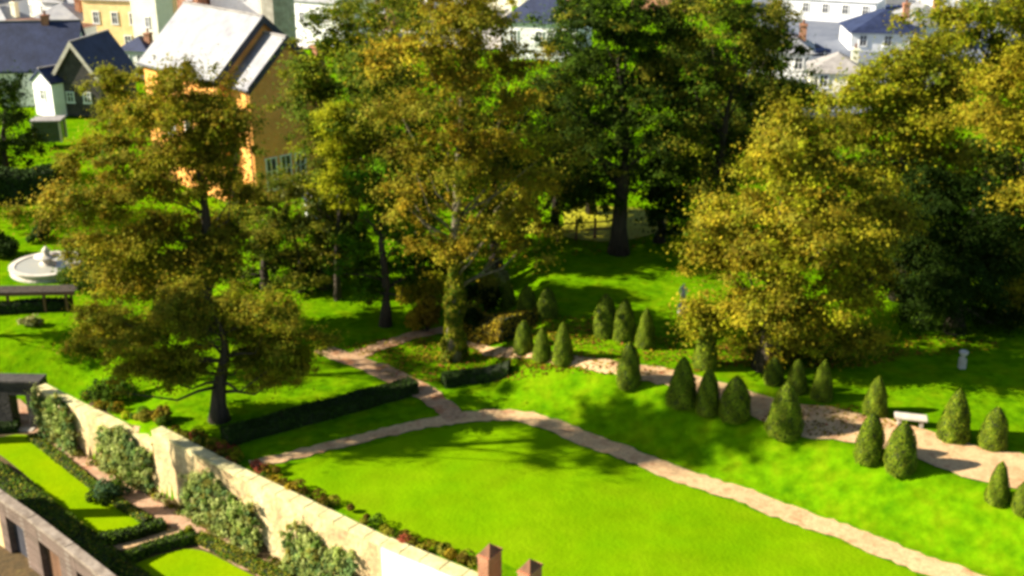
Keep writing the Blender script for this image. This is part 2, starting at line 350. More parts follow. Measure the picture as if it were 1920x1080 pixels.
def pick(rng, pal, n, jit=.22):
    cs = np.array([p[0] for p in pal]); wt = np.array([p[1] for p in pal], float); wt /= wt.sum()
    return cs[rng.choice(len(cs), n, p=wt)] * rng.uniform(1 - jit, 1 + jit, (n, 1))
def crown_pts(rng, ell, clump, per, shell=.45):
    """ell: list of (centre, radii, number of clumps). Returns clump centres, radii"""
    C = []; O = []; Bt = []
    for c, r, n in ell:
        nb = max(4, n // 11); u = rng.normal(size=(nb, 3)); u /= np.linalg.norm(u, axis=1, keepdims=True)
        rr = rng.uniform(shell, 1.0, (nb, 1)) ** .8 * rng.uniform(.86, 1.08, (nb, 1)); bc = np.array(c) + u * rr * np.array(r) * .86
        ib = rng.integers(0, nb, n); pad = rng.uniform(1.0, 1.8, nb) * clump * 1.35; off = rng.normal(0, .55, (n, 3)) * pad[ib][:, None] * np.array([1, 1, .34])
        off[:, 2] -= .16 * (off[:, 0] ** 2 + off[:, 1] ** 2) / np.maximum(pad[ib], .5)          # boughs droop at their tips
        C.append(bc[ib] + off); O.append(u[ib]); Bt.append(rng.uniform(.72, 1.3, nb)[ib])
    return np.concatenate(C), np.concatenate(O), np.concatenate(Bt)
def tree(label, cat, base, blobs, pal, trunk_r=.4, clump=1.0, dens=1.0, leaf=.2, seed=0, name='broadleaf_tree', bark='bark', group=None,
         top=None, lean=0.0, depth=.85, shell=.45, limbs=16, mat='leaf', per=150, ivy=None, side=None, straight=1.0):
    """base: pixel of the trunk foot (or a world point); blobs: (px, py, rx px, ry px) outline lobes of the crown, turned into metres at the tree's own distance"""
    rng = np.random.default_rng(seed); rnd = random.Random(seed)
    B = base if isinstance(base, Vector) else G(*base)
    root = empty(name, B); tag(root, label, cat, group); clump *= .74; ell = []
    for i, bl in enumerate(blobs):
        px, py, rx, ry = bl[:4]; dy = bl[4] if len(bl) > 4 else rnd.uniform(-.8, .8)
        Y = B.y + dy; c = AT(px, py, Y); e1 = AT(px + rx, py, Y); e2 = AT(px, py - ry, Y)
        r = (abs(e1.x - c.x), max(abs(e1.x - c.x) * depth, .8), abs(e2.z - c.z))
        area = 4 * math.pi * ((r[0] * r[1]) ** 1.6 + (r[0] * r[2]) ** 1.6 + (r[1] * r[2]) ** 1.6) ** (1 / 1.6) / 3 ** (1 / 1.6)
        ell.append((tuple(c - B), r, max(6, int(area * .50 * dens / (clump * clump)))))
    C, O, Bt = crown_pts(rng, ell, clump, per, shell)
    # split: keep clumps above the ground
    k = C[:, 2] > .6; C, O, Bt = C[k], O[k], Bt[k]
    leaf *= .52; per *= 2.0
    n = len(C); cr = clump * rng.uniform(.45, 1.15, n); m_ = np.maximum(20, (per * (cr / clump) ** 2)).astype(int)
    cc = pick(rng, pal, n); cm = cc.mean(0); cc = cc * .62 + cm * .38
    if side is not None:     # clumps facing one direction take a second palette: (direction, palette, threshold)
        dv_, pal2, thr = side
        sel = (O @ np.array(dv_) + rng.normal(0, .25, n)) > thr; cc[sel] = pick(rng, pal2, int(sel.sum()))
    cc = cc * Bt[:, None] * 1.12
    idx = np.repeat(np.arange(n), m_); T = len(idx)
    d = rng.normal(size=(T, 3)); d /= np.linalg.norm(d, axis=1, keepdims=True); rad = np.abs(rng.normal(0, .62, (T, 1))) + .12; an_ = rng.uniform(.55, 1.5, (n, 3)) * np.array([1, 1, .6])
    P = C[idx] + d * rad * cr[idx][:, None] * an_[idx]; P += (rng.uniform(0, 1, (T, 1)) < .12) * rng.normal(0, clump * .8, (T, 3))
    P[:, 2] = np.maximum(P[:, 2], .15)
    nr = d * .7 + O[idx] * .5 + np.array([0, 0, .55]) + rng.normal(0, .45, (T, 3))
    sz = leaf * rng.uniform(.4, 1.0, T) ** 1.0 * np.where(rng.uniform(0, 1, T) < .1, 1.4, 1.25)
    hue = np.where(rng.uniform(0, 1, (T, 1)) < .18, pick(rng, pal, T), cc[idx])
    col = hue * rng.uniform(.75, 1.25, (T, 1)) * rng.uniform(.9, 1.1, (T, 3))
    leaves('crown', P, nr, sz, col, M[mat], root, rng)
    # trunk and limbs
    ztop = (AT(*top, B.y) - B) if top else Vector(np.average(C, axis=0)) + Vector((0, 0, (C[:, 2].max() - C[:, 2].mean()) * .55))
    mb = MB(); pts = []; rad = []
    for i in range(8):
        f = i / 7; p = ztop * f + Vector((math.sin(f * 5 + seed) * .5 * f, math.cos(f * 4 + seed) * .2 * f, 0)) * straight + Vector((lean * math.sin(f * math.pi), 0, 0))
        pts.append(p - Vector((0, 0, .3 if i == 0 else 0))); rad.append(trunk_r * (1.45 if i == 0 else (1 - f * .88)) + .02)
    mb.tube(pts, rad, 9)
    sel = rng.choice(n, min(limbs, n), replace=False)
    for j in sel:
        c = Vector(C[j]); f = min(.95, max(.22, (c.z / max(ztop.z, 1)) * .72 - .03 + rnd.uniform(-.05, .05))); q = f * 7; a = int(q); s0 = pts[a].lerp(pts[min(a + 1, 7)], q - a)
        mid = s0.lerp(c, .5) + Vector((rnd.uniform(-.8, .8), rnd.uniform(-.6, .6), rnd.uniform(-.9, -.1)))
        r0 = trunk_r * (1 - f * .85) * .30 + .012
        mb.tube([s0, s0.lerp(mid, .5) + Vector((0, 0, .12)), mid, mid.lerp(c, .6), c], [r0, r0 * .75, r0 * .55, r0 * .3, .02], 5)
    mb.build('trunk', M[bark], root, True)
    if ivy:
        h_, rr, pal3 = ivy; T = int(1500 * h_); zz = rng.uniform(0, h_, T); an = rng.uniform(0, 6.283, T)
        lumps = 1 + .25 * np.sin(zz * 2.1 + an * 2) + .15 * np.sin(zz * 5 - an * 3); rw = rr * lumps * (1.25 - .45 * zz / h_) * rng.uniform(.75, 1.1, T)
        ax = np.interp(zz, [p.z for p in pts], [p.x for p in pts]); ay = np.interp(zz, [p.z for p in pts], [p.y for p in pts])
        P = np.stack([ax + rw * np.cos(an), ay + rw * np.sin(an), zz], 1); nr = np.stack([np.cos(an), np.sin(an), .4 + 0 * an], 1) + rng.normal(0, .4, (T, 3))
        leaves('ivy', P, nr, rng.uniform(.07, .15, T), pick(rng, pal3, T, .35), M['leaf'], root, rng)
    return root
def bush(name, label, cat, loc, radii, pal, seed=0, leaf=.09, group=None, n=None, stems=True, mat='leaf', clumps=14):
    rng = np.random.default_rng(seed); root = empty(name, loc); tag(root, label, cat, group)
    u = rng.normal(size=(clumps, 3)); u /= np.linalg.norm(u, axis=1, keepdims=True); u[:, 2] = np.abs(u[:, 2]) * .9
    C = u * np.array(radii) * rng.uniform(.35, .8, (clumps, 1)) + np.array([0, 0, radii[2] * .35]); cr = np.mean(radii) * rng.uniform(.28, .5, clumps)
    n = n or int(420 * radii[0] * radii[2] * (0.15 / leaf) ** 1.3 + 500); idx = rng.integers(0, clumps, n); cc = pick(rng, pal, clumps, .3)
    d = rng.normal(size=(n, 3)); d /= np.linalg.norm(d, axis=1, keepdims=True)
    P = C[idx] + d * (rng.uniform(.4, 1, (n, 1)) ** .5) * cr[idx][:, None]; P[:, 2] = np.abs(P[:, 2])
    leaves('foliage', P, d + np.array([0, 0, .5]) + rng.normal(0, .4, (n, 3)), leaf * rng.uniform(.6, 1.3, n), cc[idx] * rng.uniform(.7, 1.3, (n, 1)), M[mat], root, rng)
    if stems:
        mb = MB()
        for k in range(min(6, clumps)):
            c = Vector(C[k]); mb.tube([(0, 0, -.15), c * .5 + Vector((.03 * k, 0, 0)), c], [.05, .035, .01], 5)
        mb.build('stems', M['bark'], root)
    return root
def hedge(name, label, pix, width, height, pal, seed=0, leaf=.07, group=None, cat='hedge', dens=260, world=None, flat=True):
    """clipped hedge: a rounded twiggy core along the line with a coat of leaves"""
    rng = np.random.default_rng(seed); c = world or [G(*p) for p in pix]; c = [Vector((p.x, p.y, 0)) for p in c]
    c = resample(smooth_line(c, 1), .4); root = empty(name, Vector((c[0].x, c[0].y, H(c[0].x, c[0].y)))); tag(root, label, cat, group); B = root.location
    sec = [(-.5, 0), (-.52, .5), (-.47, .88), (-.38, .98), (0, 1.0), (.38, .98), (.47, .88), (.52, .5), (.5, 0)]
    vs = []; fs = []; P = []; N = []; k_ = len(sec)
    for i, p in enumerate(c):
        d = (c[min(i + 1, len(c) - 1)] - c[max(i - 1, 0)]).normalized(); s_ = Vector((-d.y, d.x, 0)); z0 = H(p.x, p.y)
        hh = height * (1 + .05 * math.sin(i * .7 + seed)); ww = width * (1 + .06 * math.sin(i * 1.1 + seed))
        for a, b in sec: vs.append(Vector((p.x, p.y, z0 - (.1 if b == 0 else 0))) + s_ * a * ww * .93 + Vector((0, 0, b * hh * .95)) - B)
        if i < len(c) - 1:
            L = (c[i + 1] - p).length
            per_ = 2 * height + width; n_ = max(6, int(dens * L * per_ * (.07 / leaf) ** 1.5))
            q = rng.uniform(0, per_, n_); tt = rng.uniform(0, L, n_)
            for qq, t1 in zip(q, tt):
                if qq < height: a, b, nn = -.5, qq / height, -s_
                elif qq > height + width: a, b, nn = .5, (qq - height - width) / height, s_
                else: a, b, nn = (qq - height) / width - .5, 1, Vector((0, 0, 1))
                e = 1 - .12 * max(0, b - .85) / .15 * (abs(a) * 2) ** 3
                pt = p + d * t1 + s_ * a * ww * e; P.append((pt.x - B.x, pt.y - B.y, z0 + b * hh * e - B.z)); N.append((nn.x, nn.y, nn.z))
    for i in range(len(c) - 1):
        for k in range(k_ - 1):
            a = i * k_ + k; fs.append((a, a + 1, a + k_ + 1, a + k_))
    e0 = (len(c) - 1) * k_; fs += [tuple(range(k_)), tuple(range(e0 + k_ - 1, e0 - 1, -1))]
    # leaf caps on both ends
    for end, sg in ((c[0], -1), (c[-1], 1)):
        d = ((c[1] - c[0]) if sg < 0 else (c[-1] - c[-2])).normalized() * sg; s_ = Vector((-d.y, d.x, 0)); z0 = H(end.x, end.y)
        for _ in range(int(dens * width * height * (.07 / leaf) ** 1.5)):
            pt = end + s_ * rng.uniform(-.5, .5) * width; P.append((pt.x - B.x, pt.y - B.y, z0 + rng.uniform(0, 1) * height - B.z)); N.append(tuple(d))
    setmesh('branches', vs, fs, M['core'], root, True)
    P = np.array(P) + rng.normal(0, .025, (len(P), 3)); N = np.array(N) * 1.0 + rng.normal(0, .45, (len(P), 3))
    lo_ = .8 + .35 * np.sin(P[:, :1] * 1.7 + seed) * np.sin(P[:, 1:2] * 1.3 + P[:, 2:3] * 2)
    leaves('foliage', P, N, leaf * rng.uniform(.6, 1.3, len(P)), pick(rng, pal, len(P), .35) * (.55 + .5 * lo_), M['leafdense'], root, rng)
    return root

# ------------------------------------------------------------------ the trees (pixel outline lobes on the photograph, metres at each tree's own distance)
tree('low spreading oak with dark forked trunk, alone behind the long clipped hedge', 'tree', (412, 787),
     [(190, 620, 72, 52), (255, 655, 90, 62, -1), (330, 600, 95, 68), (400, 570, 80, 48, 1), (500, 588, 92, 52), (550, 655, 68, 58, -1), (480, 680, 70, 42, 1), (320, 700, 75, 36, 0), (170, 590, 40, 30)],
     [(OLIVE, 5), (GREEN, 1.8), (ORANGE, 1.2), (GOLD, 1.2), (YGREEN, 2)], .46, .62, .95, .15, 11, 'oak_tree', top=(408, 585), limbs=22, per=110)
tree('tall wide autumn tree with gold and brown crown rising behind the low spreading oak', 'tree', (385, 625),
     [(330, 150, 60, 42), (300, 200, 60, 50, -1.5), (340, 260, 70, 50, -2), (440, 240, 45, 60, -1), (270, 215, 75, 60), (380, 210, 90, 66, 1), (235, 300, 85, 65), (360, 300, 100, 70), (150, 370, 75, 55), (250, 400, 105, 70, -1), (390, 400, 85, 70, 1), (190, 455, 85, 50, 1), (330, 480, 100, 55, -1), (240, 530, 70, 40), (420, 500, 60, 60)],
     [(OLIVE, 4), (ORANGE, 2.4), (GOLD, 1.6), (BROWN, 1.2), (GREEN, 1.6), (YGREEN, 2)], .5, .95, .92, .2, 12, 'maple_tree', top=(375, 230), limbs=26, side=((-.5, -.2, .2), [(ORANGE, 3), (GOLD, 2.5), (OLIVE, 2.5)], .45), per=120)
tree('small olive tree with a loose crown in front of the brick gable house', 'tree', (565, 548),
     [(520, 350, 55, 40), (590, 420, 60, 50), (500, 430, 60, 55), (560, 500, 75, 45), (470, 360, 40, 40)],
     [(OLIVE, 4), (YGREEN, 2), (GREEN, 2), (PALE, 1), (GOLD, .7)], .16, .8, .62, .18, 13, 'young_tree', limbs=16, per=100)
tree('slim green tree with a bare dark trunk beside the big ivy clad trunk', 'tree', (722, 610),
     [(730, 330, 62, 55), (690, 395, 50, 60), (770, 420, 58, 55, 1), (680, 490, 44, 55), (745, 510, 46, 50, 1)],
     [(GREEN, 4), (DARK, 1.6), (OLIVE, 1)], .32, .75, .95, .17, 14, 'ash_tree', top=(724, 330), limbs=18, side=((-.8, -.2, .1), [((.12, .26, .004), 4), (BRIGHT, 2), (GREEN, 1)], .1), per=110)
tree('tallest central tree with orange brown top and thick ivy clad trunk', 'tree', (850, 672),
     [(870, 40, 85, 60), (790, 110, 100, 62, -1), (930, 110, 100, 62, 1), (860, 180, 110, 60), (740, 190, 75, 55, 1), (1000, 200, 80, 62), (820, 280, 110, 65, -2), (960, 290, 105, 60, 1), (1050, 250, 55, 50), (800, 370, 70, 50), (920, 390, 90, 55), (1000, 370, 70, 50, 2), (870, 462, 80, 30), (985, 448, 50, 26), (800, 450, 45, 32)],
     [(OLIVE, 5), (ORANGE, 1.2), (GOLD, .9), (GREEN, 1.8), (BROWN, 1.2), (YGREEN, 1.6)], .42, .95, .60, .19, 15, 'lime_tree', bark='palebark', top=(868, 90), limbs=30, straight=.25,
     side=((0, -.1, 1), [(ORANGE, 4), (GOLD, 2.5), (OLIVE, 1.2)], .35), per=115, ivy=(6.2, .48, [(OLIVE, 3), (YGREEN, 1), (GREEN, 2)]))
tree('broad green tree between the pale gabled roof and the tallest central tree', 'tree', (665, 508),
     [(640, 70, 80, 50), (720, 50, 80, 50, 2), (600, 130, 65, 60), (690, 150, 90, 70), (740, 230, 60, 60, 2), (610, 220, 62, 62), (690, 280, 66, 60), (602, 190, 54, 60), (604, 285, 44, 55), (606, 350, 40, 40), (700, 350, 55, 45, 3), (740, 300, 50, 40, 3), (720, 120, 60, 55, -4), (660, 200, 60, 50, -4.5), (760, 180, 50, 50, -4), (700, 260, 50, 40, -4)],
     [(GREEN, 4), (OLIVE, 3), (YGREEN, 1.6), (DARK, 1.6)], .5, 1.1, .85, .22, 16, 'beech_tree', limbs=20, per=115)
tree('narrow yellow green columnar tree beside the brick gable', 'tree', G(634, 562),
     [(630, 220, 20, 50), (630, 290, 24, 60), (632, 370, 25, 60)], [(YGREEN, 5), ((.38, .38, .01), 3), (BRIGHT, .5)], .2, .5, 1.8, .16, 17, 'poplar_tree', limbs=8, per=110)
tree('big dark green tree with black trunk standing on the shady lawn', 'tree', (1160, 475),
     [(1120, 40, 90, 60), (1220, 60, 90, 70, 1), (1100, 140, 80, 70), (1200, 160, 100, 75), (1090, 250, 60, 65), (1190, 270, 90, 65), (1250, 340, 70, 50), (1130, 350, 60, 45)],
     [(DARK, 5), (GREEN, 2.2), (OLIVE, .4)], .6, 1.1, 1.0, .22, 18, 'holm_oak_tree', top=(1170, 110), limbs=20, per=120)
tree('dark tree with olive highlights and a leaning trunk left of the big golden tree', 'tree', (1300, 480),
     [(1330, 30, 110, 60), (1430, 60, 80, 60, 1), (1290, 120, 90, 65), (1400, 150, 100, 65), (1300, 220, 80, 60), (1400, 240, 70, 60), (1260, 300, 60, 60), (1350, 320, 60, 50)],
     [(DARK, 3.6), (GREEN, 3), (OLIVE, 2.4), (YGREEN, .6)], .5, 1.1, .85, .22, 19, 'elm_tree', top=(1390, 150), limbs=24, per=120, side=((-.7, -.2, .3), [(OLIVE, 3), (YGREEN, 1.5), (GREEN, 1)], .55))
tree('big golden domed tree with branches down to the grass behind the clipped cones', 'tree', (1436, 690),
     [(1500, 230, 75, 50), (1440, 310, 85, 70), (1560, 310, 90, 75, 1), (1400, 400, 85, 70), (1510, 400, 105, 80, -1.5), (1620, 400, 75, 75, 1), (1370, 490, 68, 60), (1470, 490, 100, 75, -2), (1590, 500, 90, 75), (1350, 575, 62, 48), (1440, 590, 90, 60, -1), (1560, 600, 80, 45), (1500, 620, 70, 36, 1)],
     [(OLIVE, 4), (GOLD, 2.2), (ORANGE, 1.2), (YGREEN, 3), (BROWN, .8), (GREEN, .8)], .6, .9, 1.2, .19, 20, 'sycamore_tree', top=(1500, 270), limbs=26, per=120, side=((-.75, -.1, .3), [(GOLD, 4), (OLIVE, 1.5), (YGREEN, 1)], .4))
tree('broad yellow green tree rising behind the golden domed tree', 'tree', PZ(1690, 560, 1.7),
     [(1650, 160, 95, 62), (1740, 130, 90, 60, 1), (1600, 220, 60, 60), (1700, 240, 110, 70, -1), (1790, 200, 80, 70, 1), (1660, 330, 80, 70), (1760, 330, 80, 60), (1690, 430, 60, 60), (1670, 500, 50, 50)],
     [(YGREEN, 5), (GOLD, 2.2), (OLIVE, 2.6), (GREEN, 1.4)], .6, 1.1, 1.2, .22, 21, 'chestnut_tree', limbs=20, per=120)
tree('low dense yew coloured near-black for the deep shade under the yellow trees', 'tree', PZ(1790, 620, 1.7),
     [(1780, 370, 95, 80, 1), (1730, 470, 60, 90), (1810, 500, 95, 90), (1890, 460, 60, 100), (1780, 575, 100, 45), (1720, 570, 60, 40), (1890, 570, 60, 45), (1850, 370, 60, 60)],
     [(DARK, 6), (GREEN, .3)], .5, 1.0, 1.1, .18, 22, 'yew_tree', limbs=12, per=130)  # leaf colour darkened for the shaded underside of the yellow crowns
tree('tree with bright gold boughs at the right edge above the dark yew', 'tree', PZ(1930, 590, 1.7),
     [(1900, 120, 75, 60, -2), (1860, 200, 58, 55, -2), (1910, 260, 60, 55, -3), (1930, 360, 45, 70, -2), (1925, 480, 45, 70, -2), (1935, 570, 50, 50, -2), (1990, 200, 90, 120)],
     [(GOLD, 5), (YGREEN, 2), (ORANGE, 1.2), (OLIVE, 1.5)], .5, .9, 1.1, .2, 23, 'golden_tree', limbs=22, per=120)
tree('green and yellow tree in the top right corner beyond the car park', 'tree', PZ(1850, 420, 1.7),
     [(1800, 40, 100, 60), (1900, 40, 90, 70), (1850, 110, 100, 55), (1765, 100, 40, 40)], [(GREEN, 3), (YGREEN, 3), (GOLD, 1.4), (OLIVE, 2)], .5, 1.2, .85, .25, 24, 'walnut_tree', limbs=16, per=110)
# further back
def woodland(label, base, blobs, pal, seed, **k):
    tree(label, 'tree', base, blobs, pal, k.pop('tr', .35), k.pop('cl', 1.2), k.pop('dens', .85), k.pop('leaf', .25), seed, k.pop('name', 'woodland_tree'), limbs=12, per=95, **k)
woodland('mid green rounded tree filling the gap behind the tallest central tree', PZ(1040, 440, 1.7), [(1040, 200, 60, 55), (1050, 290, 70, 50), (1000, 330, 60, 40), (1080, 350, 60, 38)], [(GREEN, 4), (OLIVE, 2), (DARK, 2)], 31)
woodland('brilliant yellow tree top peeping out above the tallest central tree', PZ(880, 300, 0), [(875, -10, 70, 40), (840, 40, 60, 50), (900, 70, 60, 60)], [(GOLD, 5), (YGREEN, 1)], 32)
woodland('shadowed evergreen between the black trunk and the leaning trunk', PZ(1235, 450, 1.7), [(1235, 370, 55, 55), (1270, 430, 50, 35)], [(DARK, 5)], 33)
woodland('small yellow leaved tree beside the sunny hay meadow', PZ(980, 455, 1.7), [(960, 400, 48, 36), (920, 425, 40, 28)], [(GOLD, 3), (YGREEN, 2), (OLIVE, 2)], 34, cl=.8, leaf=.18)
woodland('dark evergreen at the left edge beside the slate roofed cottage', PZ(15, 330, 0), [(10, 170, 45, 50), (25, 240, 50, 50), (-20, 260, 50, 60), (10, 300, 40, 35)], [(DARK, 4), (GREEN, 1.2)], 35)
woodland('small round tree with yellow green leaves beside the slate roofed cottage', PZ(212, 240, 0), [(212, 155, 42, 42), (225, 200, 30, 25)], [(OLIVE, 3), (YGREEN, 2), (BROWN, 1)], 36, cl=.9)
woodland('thin olive tree in front of the long pale roof', PZ(300, 290, 0), [(285, 140, 40, 35), (330, 120, 35, 30), (300, 190, 50, 40), (240, 220, 36, 36)], [(YGREEN, 3), (OLIVE, 3), (GOLD, 1)], 37, dens=.6, cl=.9)
woodland('green tree at the top between the white house and the yellow tree top', PZ(770, 260, 0), [(700, 10, 60, 30), (760, 0, 60, 40), (650, 15, 45, 25), (790, 60, 40, 40)], [(GREEN, 3), (OLIVE, 3), (YGREEN, 1)], 38)
woodland('rusty orange tree behind the leaning trunk beside the car park', PZ(1490, 260, 0), [(1460, 20, 40, 35), (1450, 100, 35, 45), (1500, 190, 45, 30), (1440, 150, 40, 60)], [(ORANGE, 1), (OLIVE, 3), (DARK, 3)], 39)
woodland('low dark tree behind the top of the golden domed tree', PZ(1500, 330, 1.7), [(1420, 210, 60, 60), (1480, 200, 50, 40), (1380, 320, 50, 60), (1340, 400, 45, 55)], [(DARK, 4), (GREEN, 1), (OLIVE, 1)], 40)
woodland('shaded green tree left of the brick gable behind the tall autumn tree', PZ(450, 420, 0), [(440, 300, 50, 50), (470, 380, 55, 45), (420, 220, 40, 40)], [(OLIVE, 3), (GREEN, 2), (YGREEN, 1)], 41, dens=.6)
woodland('evergreen behind the slim green tree in the middle shade', PZ(790, 520, 0), [(790, 440, 50, 60), (830, 500, 40, 40), (660, 440, 40, 60), (800, 350, 60, 60, -2), (770, 290, 50, 50, -3)], [(DARK, 3), (GREEN, 2)], 42, cl=.9, leaf=.2)
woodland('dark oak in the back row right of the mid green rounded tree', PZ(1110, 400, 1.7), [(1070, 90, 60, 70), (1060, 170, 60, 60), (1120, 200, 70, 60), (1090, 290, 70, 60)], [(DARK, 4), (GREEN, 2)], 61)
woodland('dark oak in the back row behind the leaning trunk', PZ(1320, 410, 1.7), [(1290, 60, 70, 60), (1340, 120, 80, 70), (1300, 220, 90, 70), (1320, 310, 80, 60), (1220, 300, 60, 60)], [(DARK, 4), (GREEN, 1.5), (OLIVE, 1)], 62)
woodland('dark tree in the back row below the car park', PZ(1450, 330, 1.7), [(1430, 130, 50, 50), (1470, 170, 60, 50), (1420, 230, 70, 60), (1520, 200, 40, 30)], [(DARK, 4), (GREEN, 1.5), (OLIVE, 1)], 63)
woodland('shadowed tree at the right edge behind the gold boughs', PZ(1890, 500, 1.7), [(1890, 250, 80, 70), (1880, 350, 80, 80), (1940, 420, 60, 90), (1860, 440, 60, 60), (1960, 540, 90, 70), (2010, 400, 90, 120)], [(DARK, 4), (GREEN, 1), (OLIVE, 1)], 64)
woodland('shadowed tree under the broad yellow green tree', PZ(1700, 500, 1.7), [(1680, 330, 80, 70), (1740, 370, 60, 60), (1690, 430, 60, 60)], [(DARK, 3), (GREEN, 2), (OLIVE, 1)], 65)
woodland('loose olive tree left of the slim green tree', PZ(610, 540, 0), [(600, 400, 48, 40), (640, 450, 45, 45), (590, 490, 55, 45), (630, 530, 40, 32)], [(GREEN, 3), (OLIVE, 3), (DARK, 2)], 66, cl=.8, leaf=.2)
woodland('shady tree behind the right side of the tall autumn tree', PZ(500, 540, 0), [(470, 430, 60, 50), (440, 500, 55, 50), (520, 500, 55, 40), (530, 420, 40, 40)], [(DARK, 3), (GREEN, 3), (OLIVE, 2)], 67, cl=.9, leaf=.2)
woodland('dark tree behind the low spreading oak', PZ(300, 590, -.5), [(260, 510, 80, 45), (330, 550, 70, 45), (200, 500, 60, 40)], [(DARK, 3), (GREEN, 3), (OLIVE, 2)], 68, cl=.8, leaf=.2)
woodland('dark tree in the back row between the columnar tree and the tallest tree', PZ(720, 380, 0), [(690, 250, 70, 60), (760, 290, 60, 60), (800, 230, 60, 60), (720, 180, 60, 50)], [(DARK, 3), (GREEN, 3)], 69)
# unseen trees added outside the left edge so their crowns shade lawn and bank
tree('tall unseen tree added outside the left edge to shade the lawn and bank', 'tree', Vector((-33, 50.2, -.7)),
     [(-330, 440, 100, 60, 0), (-380, 250, 120, 80, 1), (-340, 90, 120, 80, -.5), (-400, -60, 120, 80, .5), (-430, -210, 120, 80, 0), (-430, -330, 110, 60, 0)], [(OLIVE, 3), (GREEN, 3)], .5, 1.2, 1.5, .25, 51, 'shade_tree', limbs=20, per=90)
tree('second tall unseen tree added outside the left edge to dapple the bank with shade', 'tree', Vector((-37, 58, -.7)),
     [(-330, 300, 90, 50, 0), (-350, 130, 90, 60, 1), (-380, 0, 90, 60, -.5)], [(OLIVE, 3), (GREEN, 3)], .45, 1.2, .7, .25, 52, 'shade_tree', limbs=20, per=90)
tree('small unseen tree added outside the left edge to shade the lawn behind the gateway', 'tree', Vector((-40, 66.5, -.5)), [(-319, 410, 80, 45, 0), (-319, 330, 70, 40, 0)], [(DARK, 3), (GREEN, 3)], .3, 1.0, .7, .22, 55, 'shade_tree', limbs=12, per=90)
tree('third tall unseen tree added outside the left edge to shade the fountain lawn', 'tree', Vector((-58, 91, 0)),
     [(-390, 130, 100, 65, 0), (-360, 200, 90, 60, 2), (-440, 60, 80, 50, 0), (-380, 130, 80, 60, -3)], [(DARK, 3), (GREEN, 3)], .45, 1.2, .6, .25, 54, 'shade_tree', limbs=16, per=90)
woodland('dark broad tree standing in the shade right behind the tallest central tree', PZ(930, 505, 1.2), [(900, 330, 80, 70), (960, 260, 80, 60), (960, 370, 60, 40), (900, 200, 70, 60), (1010, 400, 45, 26)], [(DARK, 3), (GREEN, 3), (OLIVE, 1)], 53, tr=.4)

# ------------------------------------------------------------------ clipped yew cones
def cone_mesh(seed, blunt):
    rng = np.random.default_rng(seed)
    prof = [(.0, .43), (.04, .48), (.12, .50), (.35, .43), (.58, .35), (.78, .245), (.92, .14), (1, .02)] if not blunt else [(.0, .42), (.04, .47), (.22, .50), (.5, .45), (.72, .35), (.87, .23), (.96, .12), (1, .02)]
    zs = np.array([p[0] for p in prof]); rs = np.array([p[1] for p in prof])
    n = 5200; z = rng.uniform(0, 1, n * 3); keep = rng.uniform(0, .5, n * 3) < np.interp(z, zs, rs) + .03; z = z[keep][:n]; n = len(z)
    a = rng.uniform(0, 6.283, n); lump = 1 + .05 * np.sin(a * 3 + z * 9 + seed) + .04 * np.sin(a * 7 - z * 17)
    r = np.interp(z, zs, rs) * lump
    P = np.stack([r * np.cos(a), r * np.sin(a), z], 1) + rng.normal(0, .008, (n, 3)); N = np.stack([np.cos(a), np.sin(a), .3 + 0 * a], 1) + rng.normal(0, .22, (n, 3))
    col = pick(rng, [((.105, .15, .006), 4), ((.07, .105, .005), 3), ((.16, .18, .01), 1.3)], n, .3) * (1 + .25 * np.sin(a * 4 + z * 11))[:, None]
    fol = leaves('foliage', P, N, rng.uniform(.014, .03, n), col, M['leafdense'], None, rng, .7)
    core = MB()._lathe([(rr * .93, zz * .985) for zz, rr in prof], (0, 0, 0), 24).build('branches', M['core'], None, True)
    me = (fol.data, core.data)
    bpy.data.objects.remove(fol); bpy.data.objects.remove(core); return me
CM = [cone_mesh(61, 0), cone_mesh(62, 1), cone_mesh(63, 0)]
